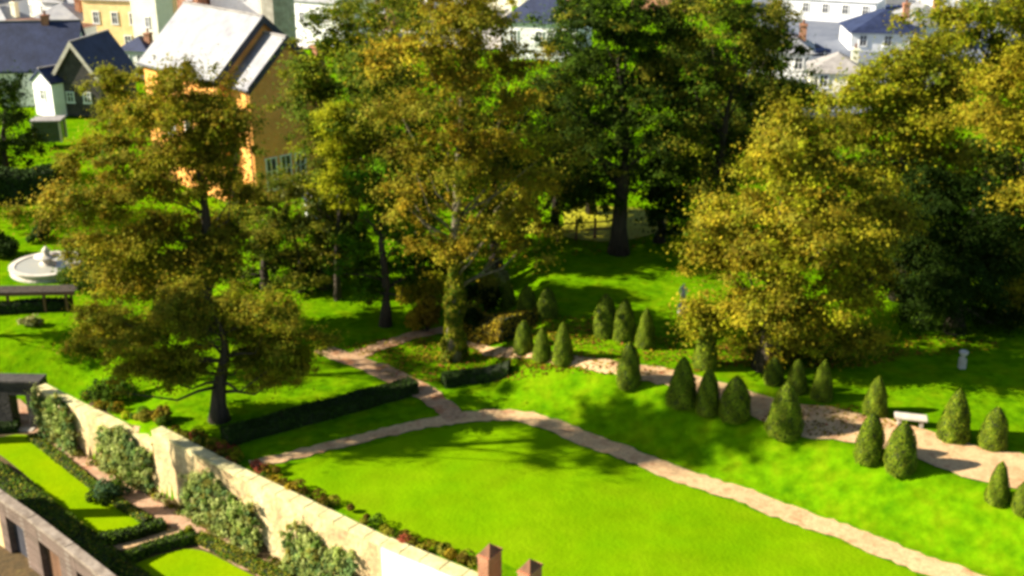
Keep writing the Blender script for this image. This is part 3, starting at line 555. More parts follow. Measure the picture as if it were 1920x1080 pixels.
CONES = [  # px, top, base, width, shape, label
 (1470, 714, 817, 74, 0, 'broad clipped cone at the corner where the sunny gravel begins'),
 (1640, 704, 782, 48, 0, 'clipped cone just left of the stone bench, half hidden by a nearer cone'),
 (1628, 772, 868, 52, 1, 'slim clipped cone overlapping the one behind it, left of the paired round cone'),
 (1686, 790, 886, 60, 1, 'thick blunt clipped cone in front of the stone bench'),
 (1787, 728, 827, 62, 0, 'tall pointed clipped cone on the sunny grass right of the stone bench'),
 (1860, 762, 844, 52, 1, 'darker blunt clipped cone on the sunny grass beside the tall pointed one'),
 (1868, 864, 945, 46, 0, 'small clipped cone at the outer gravel edge near the right edge'),
 (1917, 900, 965, 42, 1, 'clipped cone cut by the right edge of the picture'),
 (1540, 674, 753, 44, 0, 'bright pointed clipped cone, rightmost of the three at the edge of the shade'),
 (1492, 672, 740, 42, 0, 'middle clipped cone of the three at the edge of the shade'),
 (1450, 668, 724, 40, 1, 'smallest clipped cone of the three at the edge of the shade'),
 (1377, 705, 789, 60, 1, 'fat dark clipped cone at the right of the shaded trio on the bank'),
 (1326, 690, 779, 46, 1, 'middle clipped cone of the shaded trio on the bank'),
 (1278, 668, 763, 58, 0, 'yellowish clipped cone at the left of the shaded trio on the bank'),
 (1178, 640, 729, 44, 1, 'clipped cone standing alone left of the leaf strewn gravel'),
 (1210, 577, 655, 40, 0, 'rightmost of the three dark cones in front of the sunlit grass strip'),
 (1170, 560, 643, 40, 1, 'middle of the three dark cones in front of the sunlit grass strip'),
 (1134, 549, 636, 44, 1, 'leftmost and tallest of the three dark cones in front of the sunlit grass strip'),
 (1055, 602, 684, 42, 0, 'pale flanked clipped cone at the right of the trio behind the short hedge'),
 (1016, 612, 679, 36, 0, 'middle clipped cone of the trio behind the short hedge'),
 (982, 600, 666, 38, 1, 'dark clipped cone at the left of the trio behind the short hedge'),
 (988, 534, 604, 38, 1, 'far clipped cone, middle one beside the brown beech hedge'),
 (1026, 538, 600, 38, 1, 'far clipped cone, right one beyond the brown beech hedge'),
 (953, 524, 582, 30, 0, 'far narrow clipped cone directly behind the brown beech hedge'),
 (1322, 598, 694, 46, 0, 'loose tall green cone touching the golden domed tree'),
]
for px, y0, y1, wd, sh, lab in CONES:
    b_ = G(px, y1 - 6); t_ = AT(px, y0, b_.y); hh = t_.z - b_.z; ww = (AT(px + wd / 2, y1, b_.y).x - AT(px - wd / 2, y1, b_.y).x)
    root = empty('clipped_cone', b_ - Vector((0, 0, .04)), random.Random(px).uniform(0, 6)); tag(root, lab, 'topiary', 'clipped cones on the terrace')
    for nm, me in zip(('foliage', 'branches'), CM[(sh * 1 + (px % 2) * 2) % 3 if not sh else 1]):
        o = bpy.data.objects.new(nm, me); o.scale = (ww * random.Random(px * 3 + y0).uniform(.93, 1.08), ww * .98, hh); link(o, root)

# ------------------------------------------------------------------ hedges, shrubs
HP = [(DARK, 4), ((.03, .06, .008), 3)]
hedge('clipped_hedge', 'long dark clipped hedge running diagonally across the park lawn to the path', [(422, 832), (520, 804), (640, 771), (776, 733)], 1.0, .75, HP, 71)
hedge('clipped_hedge', 'short dark clipped hedge on the far side of the path below the tallest central tree', [(832, 723), (890, 712), (955, 698)], .9, .65, HP, 72)
hedge('beech_hedge', 'brown beech hedge with sunlit orange top between the ivy clad trunk and the cones', [(885, 628), (940, 627), (975, 626)], 2.4, 1.3, [(ORANGE, 3), (GOLD, 2), (BROWN, 3)], 73, leaf=.1, dens=200)
hedge('clipped_hedge', 'thick dark hedge at the left edge in front of the slate roofed cottage', None, 3, 2.6, HP, 74, leaf=.14, dens=200, world=[PZ(-40, 362, 0), PZ(112, 352, 0)])
hedge('box_hedge', 'low box hedge along the stone wall at the outer edge of the parterre', [(-30, 880), (40, 930), (110, 985), (190, 1050), (260, 1105)], 1.3, .5, [(GREEN, 4), (DARK, 1), (OLIVE, 1)], 75)
hedge('box_hedge', 'low box hedge between the bright parterre lawn and the brick path', [(60, 822), (118, 868), (190, 926), (278, 982)], .5, .3, [(OLIVE, 2), (GREEN, 4)], 76)
hedge('box_hedge', 'short box hedge closing the end of the parterre lawn beside the cross path', [(185, 1022), (240, 1012), (308, 990)], .7, .5, [(GREEN, 2), (DARK, 3)], 77)
hedge('box_hedge', 'box hedge bordering the nearest parterre lawn along the cross path', [(235, 1058), (290, 1032), (368, 1014)], .6, .5, [(GREEN, 3), (DARK, 2)], 78)
hedge('box_hedge', 'box hedge between the nearest parterre lawn and the brick path', [(372, 1014), (450, 1052), (540, 1100)], .6, .45, [(OLIVE, 3), (GREEN, 3)], 79)
hedge('clipped_hedge', 'dark hedge line below the timber pergola on the left lawn', None, .8, .7, HP, 97, leaf=.1, dens=160, world=[G(-30, 588), G(132, 578)])
hedge('box_hedge', 'little dark box hedge in front of the stone gateway', [(-20, 810), (36, 806)], .8, .5, HP, 80)
bush('shrub', 'blue green shrub growing on the parterre lawn beside the brick path', 'shrub', G(200, 938), (1.35, 1.0, .95), [(BLUE, 3), (DARK, 2), (GREEN, 2)], 81)
bush('shrub', 'tiny green shrub at the corner of the cross path and the brick path', 'shrub', G(352, 1012), (.4, .4, .6), [(GREEN, 2), (YGREEN, 2)], 82)
bush('shrub', 'dark rounded shrub with rusty top left of the ivy clad trunk', 'shrub', G(800, 622), (1.1, 1, 2.2), [(DARK, 3), (BROWN, 3), (ORANGE, 1)], 83, leaf=.13)
bush('shrub', 'dark shrub tucked behind the right side of the ivy clad trunk', 'shrub', G(884, 634), (.9, .9, 1.6), [(DARK, 4)], 84, leaf=.12)
bush('shrub', 'golden shrub above the dark rounded shrub', 'shrub', G(790, 580), (1.6, 1.2, 2.2), [(GOLD, 3), (YGREEN, 2)], 85, leaf=.13)
bush('shrub', 'grey green shrub behind the far cones', 'shrub', G(905, 590), (1.4, 1, 2.4), [(OLIVE, 2), (DARK, 3)], 86, leaf=.14)
bush('shrub', 'pale green shrub left of the far narrow cone', 'shrub', G(930, 545), (1.0, .8, 1.8), [(PALE, 1), (YGREEN, 2)], 87, leaf=.13)
bush('shrub', 'round yellow green shrub at the left edge below the dark evergreen', 'shrub', PZ(128, 352, 0), (1.6, 1.4, 2.6), [(YGREEN, 3), (OLIVE, 2)], 88, leaf=.17)
bush('shrub', 'dark clipped ball shrub beside the stone fountain', 'shrub', G(78, 452), (1.1, 1.1, 1.0), HP, 89, leaf=.12)
bush('shrub', 'dark shrub at the left edge behind the stone fountain', 'shrub', G(5, 480), (1.6, 1.2, 1.5), HP, 90, leaf=.14)
bush('shrub', 'wide dark shrub in front of the stone fountain', 'shrub', G(150, 545), (2.6, 1.2, 1.3), [(GREEN, 3), (DARK, 3)], 91, leaf=.14)
bush('shrub', 'green shrub spreading behind the top of the garden wall', 'shrub', G(215, 748), (1.9, 1.3, 1.0), [(GREEN, 3), (BRIGHT, 1), (DARK, 2)], 92)
bush('shrub', 'reddish bush at the corner where the garden wall steps up', 'shrub', G(303, 790), (.55, .5, .8), [(ORANGE, 2), (OLIVE, 2), (BROWN, 2)], 93)
bush('shrub', 'yellow green shrub at the foot of the brick gable', 'shrub', PZ(490, 345, 0), (3.0, 1.6, 2.2), [(YGREEN, 3), (GOLD, 2), (ORANGE, 1)], 94, leaf=.18)
bush('shrub', 'golden bush under the left skirt of the golden domed tree', 'shrub', G(1500, 660), (1.6, 1.2, 1.5), [(GOLD, 4), (ORANGE, 2)], 95, leaf=.13)

# ------------------------------------------------------------------ garden wall
def wall_run(mb, pts, z0, z1, th):
    for a, b in zip(pts[:-1], pts[1:]):
        d = Vector((b.x - a.x, b.y - a.y, 0)); L = d.length; c = (a + b) / 2; mb.box((c.x, c.y, (z0 + z1) / 2), (L + .02, th, z1 - z0), math.atan2(d.y, d.x))
def wall_obj(name, label, pts, z0, z1, th, mat, cop, parts=None):
    o0 = Vector((pts[0].x, pts[0].y, z0)); root = empty(name, o0); tag(root, label, 'wall')
    q = [p - o0 for p in pts]; mb = MB(); wall_run(mb, q, -.3, z1 - z0 - .12, th); mb.build('wall_face', mat, root)
    mb = MB()
    for a, b in zip(q[:-1], q[1:]):
        d = Vector((b.x - a.x, b.y - a.y, 0)); L = d.length; n = max(1, int(L / .9)); ang = math.atan2(d.y, d.x); rnd = random.Random(int(L * 10))
        for k in range(n):
            c = a.lerp(b, (k + .5) / n); mb.box((c.x, c.y, z1 - z0 - .05 + rnd.uniform(-.012, .012)), (L / n - .02, th + .08, .14), ang + rnd.uniform(-.01, .01), .02)
    mb.build('coping', cop, root); return root
def along(pts, s_):
    for a, b in zip(pts[:-1], pts[1:]):
        L = (b - a).length
        if s_ <= L: return a.lerp(b, s_ / L), (b - a).normalized()
        s_ -= L
    return pts[-1], (pts[-1] - pts[-2]).normalized()
flat = lambda ps: [Vector((p.x, p.y, 0)) for p in ps]
wB, wA = flat(WB), flat(WA)
wall_obj('garden_wall', 'low cream stretch of the garden wall between the gateway and the step up', wA, LOW, -.6, .54, M['cream'], M['coping'])
wall_obj('garden_wall', 'tall cream stretch of the garden wall below the big lawn', wB[:3], LOW, .3, .56, M['cream'], M['coping'])
wall_obj('garden_wall', 'whitewashed near end of the garden wall with two brick piers', wB[2:], LOW, .3, .60, M['whitewash'], M['coping'])
# two piers on the near end
for px, py, lab in ((921, 1045, 'brick pier with a pointed cap on the garden wall, left of the pair'), (991, 1076, 'brick pier with a pointed cap on the garden wall, right of the pair')):
    # nearest place on the wall line for this pixel
    best = min((along(wB[2:], s_ * .1)[0] for s_ in range(0, 260)), key=lambda p: abs((PZ(px, py, .3).x) - p.x))
    d = (wB[3] - wB[2]).normalized(); ang = math.atan2(d.y, d.x)
    root = empty('brick_pier', Vector((best.x, best.y, LOW)), ang); tag(root, lab, 'pier', 'brick piers on the garden wall')
    MB().box((0, 0, 2.45), (.52, .92, 4.9 + .6), 0, .01).build('pier_shaft', M['redbrick'], root)
    MB().box((0, 0, 5.26), (.60, 1.0, .10), 0, .02).build('cap_slab', M['redbrick'], root)
    mb = MB(); v = [(-.26, -.4, 5.32), (.26, -.4, 5.32), (.26, .4, 5.32), (-.26, .4, 5.32)]
    bv = [mb.bm.verts.new(p) for p in v]; tp = mb.bm.verts.new((0, 0, 5.7)); mb.bm.faces.new(bv[::-1])
    for k in range(4): mb.bm.faces.new((bv[k], bv[(k + 1) % 4], tp))
    mb.build('pier_cap', M['brownroof'], root)
# climbers trained on the sunny face
def climber(label, line, s0, s1, z0, z1, pal, seed, out=.55):
    rng = np.random.default_rng(seed); a, d = along(line, s0); b, _ = along(line, s1); n_ = Vector((d.y, -d.x, 0))
    if n_.y > 0: n_ = -n_
    c = (a + b) / 2 + n_ * .42; root = empty('wall_climber', Vector((c.x, c.y, LOW))); tag(root, label, 'climber', 'climbers trained on the garden wall')
    L = (b - a).length; K = int(L * (z1 - z0) * 15); ux = rng.uniform(-.5, .5, K); uz = rng.uniform(0, 1, K)
    hh = (z1 - LOW) * (.90 + .12 * np.sin(ux * 9 + seed)) * (1 - 1.1 * np.abs(ux) ** 4); zc = (z0 - LOW) + uz * (hh - (z0 - LOW)); zc = np.maximum(zc, .15)
    D = np.array([d.x, d.y, 0]); Nn = np.array([n_.x, n_.y, 0])
    C = D * (ux * L)[:, None] + Nn * rng.uniform(-.05, out - .25, K)[:, None]; C[:, 2] = zc
    m_ = 85; idx = np.repeat(np.arange(K), m_); T = len(idx); dd = rng.normal(size=(T, 3)); dd /= np.linalg.norm(dd, axis=1, keepdims=True)
    cr = rng.uniform(.10, .26, K); P = C[idx] + dd * cr[idx][:, None] * np.abs(rng.normal(0, .75, (T, 1))) * rng.uniform(.6, 1.5, (K, 3))[idx]; P[:, 2] = np.maximum(P[:, 2], .02)
    k = (P @ Nn) > -.16; P = P[k]; idx = idx[k]; dd = dd[k]
    leaves('foliage', P, dd + Nn * 1.0 + np.array([-.5, 0, .3]) + rng.normal(0, .35, P.shape), rng.uniform(.05, .10, len(P)), pick(rng, pal, K, .35)[idx] * rng.uniform(.7, 1.3, (len(P), 1)), M['leaf'], root, rng)
    mb = MB()
    for k in range(5):
        x = Vector(D * L * (-.34 + .17 * k)); w_ = Vector(Nn) * -.02; mb.tube([x + w_ + Vector((0, 0, -.1)), x * 1.02 + w_ + Vector((0, 0, .9)), x * 1.08 + w_ + Vector((0, 0, (z1 - LOW) * .8))], [.05, .04, .015], 5)
    mb.build('stems', M['bark'], root)
CP = [((.26, .32, .07), 4), ((.15, .24, .07), 2), ((.22, .2, .03), 1.5), ((.36, .40, .12), 2.4), ((.10, .17, .02), 1.2)]
def s_at(line, px, py, z):
    t_ = PZ(px, py, z); L = sum((b - a).length for a, b in zip(line[:-1], line[1:])); return min((abs(along(line, s_)[0].x - t_.x), s_) for s_ in np.arange(0, L, .05))[1]
climber('pale green climber on the far end of the low wall beside the stone gateway', wA, 0, s_at(wA, 146, 760, -.6), LOW, -.3, CP, 101)
climber('grey green climber covering the wall up to its step', wA, s_at(wA, 195, 780, -.6), s_at(wA, 290, 828, -.6), LOW, -.3, CP, 102)
climber('bushy climber right of the bright bare panel of the tall wall', wB, s_at(wB, 352, 835, .3), s_at(wB, 492, 905, .3), LOW, -.35, CP, 103)
climber('large nearest climber on the tall wall with dark gaps', wB, s_at(wB, 540, 930, .3), s_at(wB, 676, 992, .3), LOW, -.5, CP, 104)
# planting bed along the top of the wall: a continuous strip nobody could count
def border(name, label, line, off, wdt, pal, seed, per_m=520, h=.5, z=None):
    rng = np.random.default_rng(seed); L = sum((b - a).length for a, b in zip(line[:-1], line[1:])); K = int(L * 3.2)
    cs = []
    for s_ in rng.uniform(0, L, K):
        p, d = along(line, s_); n_ = Vector((-d.y, d.x, 0)); n_ = n_ if n_.y > 0 else -n_
        q = p + n_ * (off + rng.uniform(-.5, .5) * wdt); cs.append((q.x, q.y, (H(q.x, q.y) if z is None else z) + rng.uniform(.1, h * .6)))
    C = np.array(cs); m_ = int(per_m / 3.2); idx = np.repeat(np.arange(K), m_); T = len(idx); dd = rng.normal(size=(T, 3)); dd /= np.linalg.norm(dd, axis=1, keepdims=True)
    cr = rng.uniform(.14, .4, K); P = C[idx] + dd * cr[idx][:, None] * np.array([1, 1, .8])
    o = leaves(name, P, dd + np.array([0, 0, .5]) + rng.normal(0, .4, P.shape), rng.uniform(.04, .09, T), pick(rng, pal, K, .4)[idx] * rng.uniform(.7, 1.3, (T, 1)), M['leaf'], None, rng)
    tag(o, label, 'planting', kind='stuff')
BP = [(BROWN, 3), (ORANGE, 2), (OLIVE, 3), ((.28, .06, .03), 1), (YGREEN, 1.5), (GREEN, 1.5)]
border('undergrowth', 'brown and rusty border plants along the top of the tall garden wall', wB[:4], .85, .7, BP, 111)
border('undergrowth', 'straggling plants along the top of the low garden wall', wA, .8, .6, BP + [(GREEN, 3)], 112)
border('undergrowth', 'straw coloured plants at the foot of the garden wall', wA[1:] + wB, -.5, .2, [(PALE, 2), (OLIVE, 3), (BROWN, 2), (GREEN, 1)], 113, 260, .3, LOW)

# ------------------------------------------------------------------ stone gateway at the left edge
gA, gB = Vector((GATE[0].x - 4, GATE[0].y, 0)), Vector((GATE[1].x, GATE[1].y, 0)); gd = (gB - gA).normalized()
L = (gB - gA).length; root = empty('stone_gateway', Vector((gA.x, gA.y, LOW)), math.atan2(gd.y, gd.x)); tag(root, 'dark stone gateway wall with one open doorway at the far end of the parterre', 'gateway')
def lx(px): return (AT(px, 770, (gA.y + gB.y) / 2).x - gA.x) / gd.x
x0, x1 = lx(30), lx(62); mb = MB(); hgt = 2.9
mb.box(((x0 - .0) / 2, 0, hgt / 2 - .15), (x0, .9, hgt + .3)); mb.box(((x1 + L + .2) / 2, 0, hgt / 2 - .15), (L + .2 - x1, .9, hgt + .3))
mb.build('wall_face', M['darkstone'], root)
MB().box(((x0 + x1) / 2, 0, hgt - .38), (x1 - x0 + .003, .88, .76)).build('lintel', M['darkstone'], root)
MB().box((L / 2, 0, hgt + .07), (L + .4, 1.1, .14), 0, .03).build('coping', M['darkstone'], root)
MB().box(((x0 + x1) / 2, -.6, .06), (x1 - x0 + .6, .5, .12), 0, .02).build('step', M['greystone'], root)

# ------------------------------------------------------------------ stone building at the bottom left corner
cz = -.6
bl = flat([PZ(-90, 862, cz), PZ(0, 926, cz), PZ(60, 968, cz), PZ(130, 1022, cz), PZ(210, 1085, cz), PZ(300, 1160, cz)])
root = empty('stone_outbuilding', Vector((bl[0].x, bl[0].y, LOW - 1))); tag(root, 'cream stone outbuilding with dark archways at the bottom left corner', 'building'); o0 = root.location
mbw, mbc, mbd = MB(), MB(), MB()
for a, b in zip(bl[:-1], bl[1:]):
    d = b - a; c = (a + b) / 2 - o0; ang = math.atan2(d.y, d.x)
    mbc.box((c.x, c.y, cz - o0.z - .07), (d.length + .12, .5, .14), ang, .03); 
    # wall pieces with a recess in the middle of each bay
    n_ = Vector((d.y, -d.x, 0)).normalized(); n_ = n_ if n_.x < 0 else -n_
    hh = cz - o0.z - .16; u = d.normalized(); pw = d.length * .22
    for e in (-1, 1): q = c + u * e * (d.length / 2 - pw / 2); (mbw if a.x < bl[1].x - .1 else mbd).box((q.x, q.y, hh / 2), (pw, .44, hh), ang)
    (mbw if a.x < bl[1].x - .1 else mbd).box((c.x, c.y, hh - .35), (d.length - 2 * pw, .42, .7), ang)
    q = c - n_ * .12; MB().box((q.x, q.y, (hh - .7) / 2), (d.length - 2 * pw, .06, hh - .7), ang).build('door', M['wood'] if a.x > bl[2].x - 1 else M['trim'], root)  # dark panels in the left bays stand for shade inside open archways
mbw.build('wall_face', M['cream'], root); mbd.build('wall_face', brick_mat('brown_stone_wall', (.09, .06, .045), (.15, .10, .08), (.2, .16, .13), 2), root); mbc.build('coping', noise_mat('brown_coping', [(.3, (.15, .11, .08)), (.7, (.34, .28, .22))], 1.6, bump=.4, bscale=6, fine=(4, .15)), root)

# ------------------------------------------------------------------ fountain, statue, bench, urn, shed, rail
p = G(94, 508); root = empty('fountain', p); root.scale = (.92, .92, .62); tag(root, 'round pale stone fountain basin with a carved centrepiece on the far left lawn', 'fountain')
MB()._lathe([(2.9, 0), (2.9, .25), (2.75, .3), (2.7, .75), (2.95, .82), (2.95, .95), (2.5, .95), (2.45, .5), (.3, .48)], (0, 0, 0), 40).build('basin', M['palestone'], root, False)
MB()._lathe([(2.46, .84), (2.46, .86)], (0, 0, 0), 40).build('water_surface', M['water'], root)
MB()._lathe([(.6, .4), (.62, 1.0), (.4, 1.1), (.3, 1.5), (.9, 1.75), (.95, 1.85), (.3, 1.85), (.22, 2.2), (.34, 2.5), (.2, 2.75), (.05, 3.0)], (-.1, 0, 0), 24).build('centrepiece', M['palestone'], root, True)
mb = MB(); mb.box((2.0, -.3, 1.2), (1.2, .8, .25), .3, .05); mb.box((2.0, -.3, .95), (.5, .4, .4), .3, .03); mb.build('side_bowl', M['greystone'], root)
def figure(p, label, s=1.0):
    root = empty('stone_statue', p); tag(root, label, 'statue')
    MB().box((0, 0, .35 * s), (.62 * s, .62 * s, .8 * s), 0, .03).build('plinth', M['palestone'], root)
    me = bpy.data.meshes.new('figure'); z = .75 * s
    V = [(0, 0, z + .9 * s), (0, 0, z + 1.15 * s), (0, 0, z + 1.4 * s), (0, 0, z + 1.52 * s), (0, 0, z + 1.7 * s), (.1 * s, 0, z + .85 * s), (.11 * s, .03, z + .45 * s), (.12 * s, 0, z), (-.1 * s, 0, z + .85 * s), (-.12 * s, -.03, z + .45 * s), (-.12 * s, 0, z),
         (.2 * s, 0, z + 1.38 * s), (.3 * s, -.05, z + 1.12 * s), (.2 * s, -.16 * s, z + .98 * s), (-.2 * s, 0, z + 1.38 * s), (-.28 * s, 0, z + 1.1 * s), (-.26 * s, -.05, z + .85 * s)]
    E = [(0, 1), (1, 2), (2, 3), (3, 4), (0, 5), (5, 6), (6, 7), (0, 8), (8, 9), (9, 10), (2, 11), (11, 12), (12, 13), (2, 14), (14, 15), (15, 16)]
    rr = [.15, .13, .16, .06, .11, .11, .1, .1, .11, .1, .1, .07, .055, .04, .07, .055, .04]
    me.from_pydata(V, E, []); me.materials.append(M['palestone']); o = link(bpy.data.objects.new('figure', me), root)
    md = o.modifiers.new('skin', 'SKIN'); 
    for v, r_ in zip(me.skin_vertices[0].data, rr): v.radius = (r_ * s, r_ * s)
    me.skin_vertices[0].data[0].use_root = True; o.modifiers.new('sub', 'SUBSURF').levels = 1; o.modifiers['sub'].render_levels = 1
figure(G(1279, 590), 'pale stone statue on a plinth at the left skirt of the golden domed tree', .8)
p = G(1803, 690); root = empty('stone_urn', p); root.scale = (.8, .8, .85); tag(root, 'small pale stone urn on a pedestal alone on the shaded grass', 'urn')
MB().box((0, 0, .3), (.42, .42, .8), 0, .03).build('pedestal', M['palestone'], root)
MB()._lathe([(.12, .68), (.1, .78), (.27, .98), (.3, 1.12), (.24, 1.15), (.2, 1.1)], (0, 0, 0), 20).build('bowl', M['palestone'], root, True)
p = G(1706, 798); root = empty('stone_bench', p, -.25); tag(root, 'pale stone bench at the edge of the sunny gravel between the cones', 'bench')
MB().box((0, 0, .46), (1.5, .62, .12), 0, .03).build('seat', M['palestone'], root)
for e in (-1, 1): MB().box((e * .5, 0, .2), (.18, .46, .42), 0, .02).build('leg', M['greystone'], root)
p = PZ(606, 408, 0); root = empty('garden_shed', p, .25); tag(root, 'small whitewashed shed among the trees below the brick gable', 'shed')
MB().prism([(-1.3, -1, -.1), (1.3, -1, -.1), (1.3, -1, 1.6), (0, -1, 2.2), (-1.3, -1, 1.6)], (0, 2.4, 0)).build('wall_face', M['white'], root)
mb = MB()
for e in (-1, 1): mb.prism([(e * 1.45, -1.15, 1.60), (0, -1.15, 2.27), (0, -1.15, 2.35), (e * 1.45, -1.15, 1.68)], (0, 2.7, 0))
mb.build('roof', M['slate'], root); MB().box((.2, -1.01, .75), (.7, .05, 1.5)).build('door', M['wood'], root)
# old timber pergola rail on the left lawn
p = G(60, 585); root = empty('garden_pergola', p, .05); tag(root, 'low dark timber pergola beside the left lawn', 'pergola')
for k, x in enumerate((-3.2, -1.4, .9, 2.3)): MB().box((x, 0, .55), (.16, .16, 1.3), 0, .01).build('post', M['wood'], root)
MB().box((-.4, -.06, 1.25), (6.6, .2, .14), 0, .01).build('rail', M['wood'], root); MB().box((-.4, .5, 1.39), (6.6, 1.3, .06), 0, .01).build('slats', M['bark'], root)
for k, x in enumerate((-3.2, 2.3)): MB().box((x, 1.0, .65), (.14, .14, 1.35), 0, .01).build('post', M['wood'], root)
p = G(58, 612); bush('shrub', 'straw coloured shrub in front of the low timber pergola', 'shrub', p, (1.1, .6, .5), [(PALE, 2), (ORANGE, 1), (OLIVE, 1)], 96)
fa, fb = G(1045, 452), G(1150, 446); d_ = fb - fa; root = empty('meadow_fence', fa, math.atan2(d_.y, d_.x)); tag(root, 'thin dark post and rail fence across the sunny hay meadow', 'fence')
for k in range(4): MB().box((d_.length * k / 3, 0, .7), (.16, .16, 1.6), 0, .01).build('post', M['wood'], root)
for z in (.7, 1.25): MB().box((d_.length / 2, -.1, z), (d_.length, .05, .1)).build('rail', M['wood'], root)
# fallen leaves scattered below the crowns
def litter(px, py, rx, ry, n, pal, seed):
    rng = np.random.default_rng(seed); a = rng.uniform(0, 6.283, n); r = np.sqrt(rng.uniform(0, 1, n)); P = []
    for aa, rr_ in zip(a, r):
        q = G(px + rx * rr_ * math.cos(aa), py + ry * rr_ * math.sin(aa)); P.append((q.x, q.y, q.z + .06))
    return np.array(P), pick(rng, pal, n, .4)
PP = []; CC = []
for i, a in enumerate([(1500, 665, 200, 28, 1500), (870, 690, 170, 30, 900), (1180, 660, 260, 45, 1500), (1040, 620, 120, 30, 900), (780, 655, 130, 22, 700), (1560, 790, 130, 30, 500), (1080, 450, 140, 30, 500), (1680, 650, 200, 20, 500)]):
    P_, c_ = litter(*a, [(ORANGE, 3), (GOLD, 2), (BROWN, 3), ((.3, .07, .03), 1)], 120 + i); PP.append(P_); CC.append(c_)
PP = np.concatenate(PP); CC = np.concatenate(CC); rng = np.random.default_rng(5)
tag(leaves('fallen_leaves', PP, np.array([0, 0, 1.]) + rng.normal(0, .3, PP.shape), rng.uniform(.06, .13, len(PP)), CC, M['leaf'], None, rng), 'brown and gold fallen leaves strewn on the grass and paths', 'leaves', kind='stuff')

# ------------------------------------------------------------------ houses
def house(name, label, loc, rz, W, D, hw, hr, wallm, roofm, over=.35, wins=(), side_wins=(), chim=(), thick=.22, bargeboard=None, door=None, cat='house', hip=False, left_wins=()):
    """gable faces -y in the house's own space, ridge runs along y. wins: (x, z, w, h) on the gable; side_wins: (y, z, w, h) on the +x side; left_wins on the -x side"""
    root = empty(name, loc, rz); tag(root, label, cat)
    MB().prism([(-W / 2, 0, -.6), (W / 2, 0, -.6), (W / 2, 0, hw), (0, 0, hw + hr), (-W / 2, 0, hw)] if not hip else [(-W / 2, 0, -.6), (W / 2, 0, -.6), (W / 2, 0, hw), (-W / 2, 0, hw)], (0, D, 0)).build('wall_face', M[wallm], root)
    k = over / (W / 2)
    if not hip:
        mb = MB()
        for e in (-1, 1):
            x1 = e * (W / 2 + over); z1 = hw - k * hr
            mb.prism([(x1, -over, z1 + .04), (0, -over, hw + hr + .04), (0, -over, hw + hr + .04 + thick * 1.3), (x1, -over, z1 + .04 + thick)], (0, D + 2 * over, 0))
        rf = mb.build('roof', M[roofm], root)
        MB().box((0, D / 2, hw + hr + .04 + thick * 1.3 + .02), (.28, D + 2 * over + .02, .14), 0, .03).build('ridge', M['greyroof'], rf)
    else:
        mb = MB(); o_ = over; v = [(-W / 2 - o_, -o_, hw), (W / 2 + o_, -o_, hw), (W / 2 + o_, D + o_, hw), (-W / 2 - o_, D + o_, hw)]; r = min(W, D) / 2 * .8
        tp = [(0, r, hw + hr), (0, max(r + .05, D - r), hw + hr)]
        b_ = [mb.bm.verts.new(q) for q in v]; t_ = [mb.bm.verts.new(q) for q in tp]
        mb.bm.faces.new(b_[::-1]); mb.bm.faces.new((b_[0], b_[1], t_[0])); mb.bm.faces.new((b_[1], b_[2], t_[1], t_[0])); mb.bm.faces.new((b_[2], b_[3], t_[1])); mb.bm.faces.new((b_[3], b_[0], t_[0], t_[1]))
        rf = mb.build('roof', M[roofm], root)
    if bargeboard:
        mb = MB()
        for e in (-1, 1):
            x1 = e * (W / 2 + over); z1 = hw - k * hr
            mb.prism([(x1, -over - .08, z1 - .25), (0, -over - .08, hw + hr - .25), (0, -over - .08, hw + hr + .42), (x1, -over - .08, z1 + .42)], (0, .078, 0))
        mb.build('bargeboard', M[bargeboard], root)
    def win(c, ax, sgn, w_, h_):
        fr = MB(); gl = MB()
        def bx(m_, u, v_, uw, vh, o_, t_):
            cc = (c[0] + u, c[1] + sgn * o_, c[2] + v_) if ax == 'y' else (c[0] + sgn * o_, c[1] + u, c[2] + v_)
            m_.box(cc, (uw, t_, vh) if ax == 'y' else (t_, uw, vh))
        for u, v_, uw, vh in ((-w_ / 2, 0, .12, h_), (w_ / 2, 0, .12, h_), (0, h_ / 2 + .061, w_ + .24, .12), (0, -h_ / 2 - .081, w_ + .3, .16)): bx(fr, u, v_, uw, vh, .05, .12)
        bx(fr, 0, 0, .07, h_ - .02, .04, .06); bx(fr, 0, h_ * .1, w_ - .14, .07, .035, .055)
        bx(gl, 0, 0, w_ - .12, h_, .015, .02)
        f_ = fr.build('window', M['white'], root); gl.build('pane', M['glass'], f_)
    for x, z, w_, h_ in wins: win((x, 0, z), 'y', -1, w_, h_)
    for y, z, w_, h_ in side_wins: win((W / 2, y, z), 'x', 1, w_, h_)
    for y, z, w_, h_ in left_wins: win((-W / 2, y, z), 'x', -1, w_, h_)
    for x, y, zb, h_, s_ in chim:
        ch = MB().box((x, y, zb + h_ / 2), (s_, s_, h_), 0, .02).box((x, y, zb + h_ - .15), (s_ + .16, s_ + .16, .2)).build('chimney', M['redbrick'] if wallm != 'creampaint' else M['creampaint'], root)
        MB()._lathe([(.14, 0), (.12, .45), (.16, .5)], (x, y, zb + h_), 10).build('chimney_pot', M['brownroof'], ch)
    if not hip and hw > 5:
        for e in (-1, 1):
            gt = MB().tube([(e * (W / 2 + over + .06), -over, hw - k * hr + .1), (e * (W / 2 + over + .06), D + over, hw - k * hr + .1)], [.09, .09], 8).build('gutter', M['trim'], root)
            MB().tube([(e * (W / 2 + .1), .25, hw - k * hr), (e * (W / 2 + .1), .25, 0)], [.06, .06], 6).build('downpipe', M['trim'], root)
    if door: MB().box((door[0], -.04, door[1] / 2), (1.0, .08, door[1])).build('door', M['wood'], root)
    return root
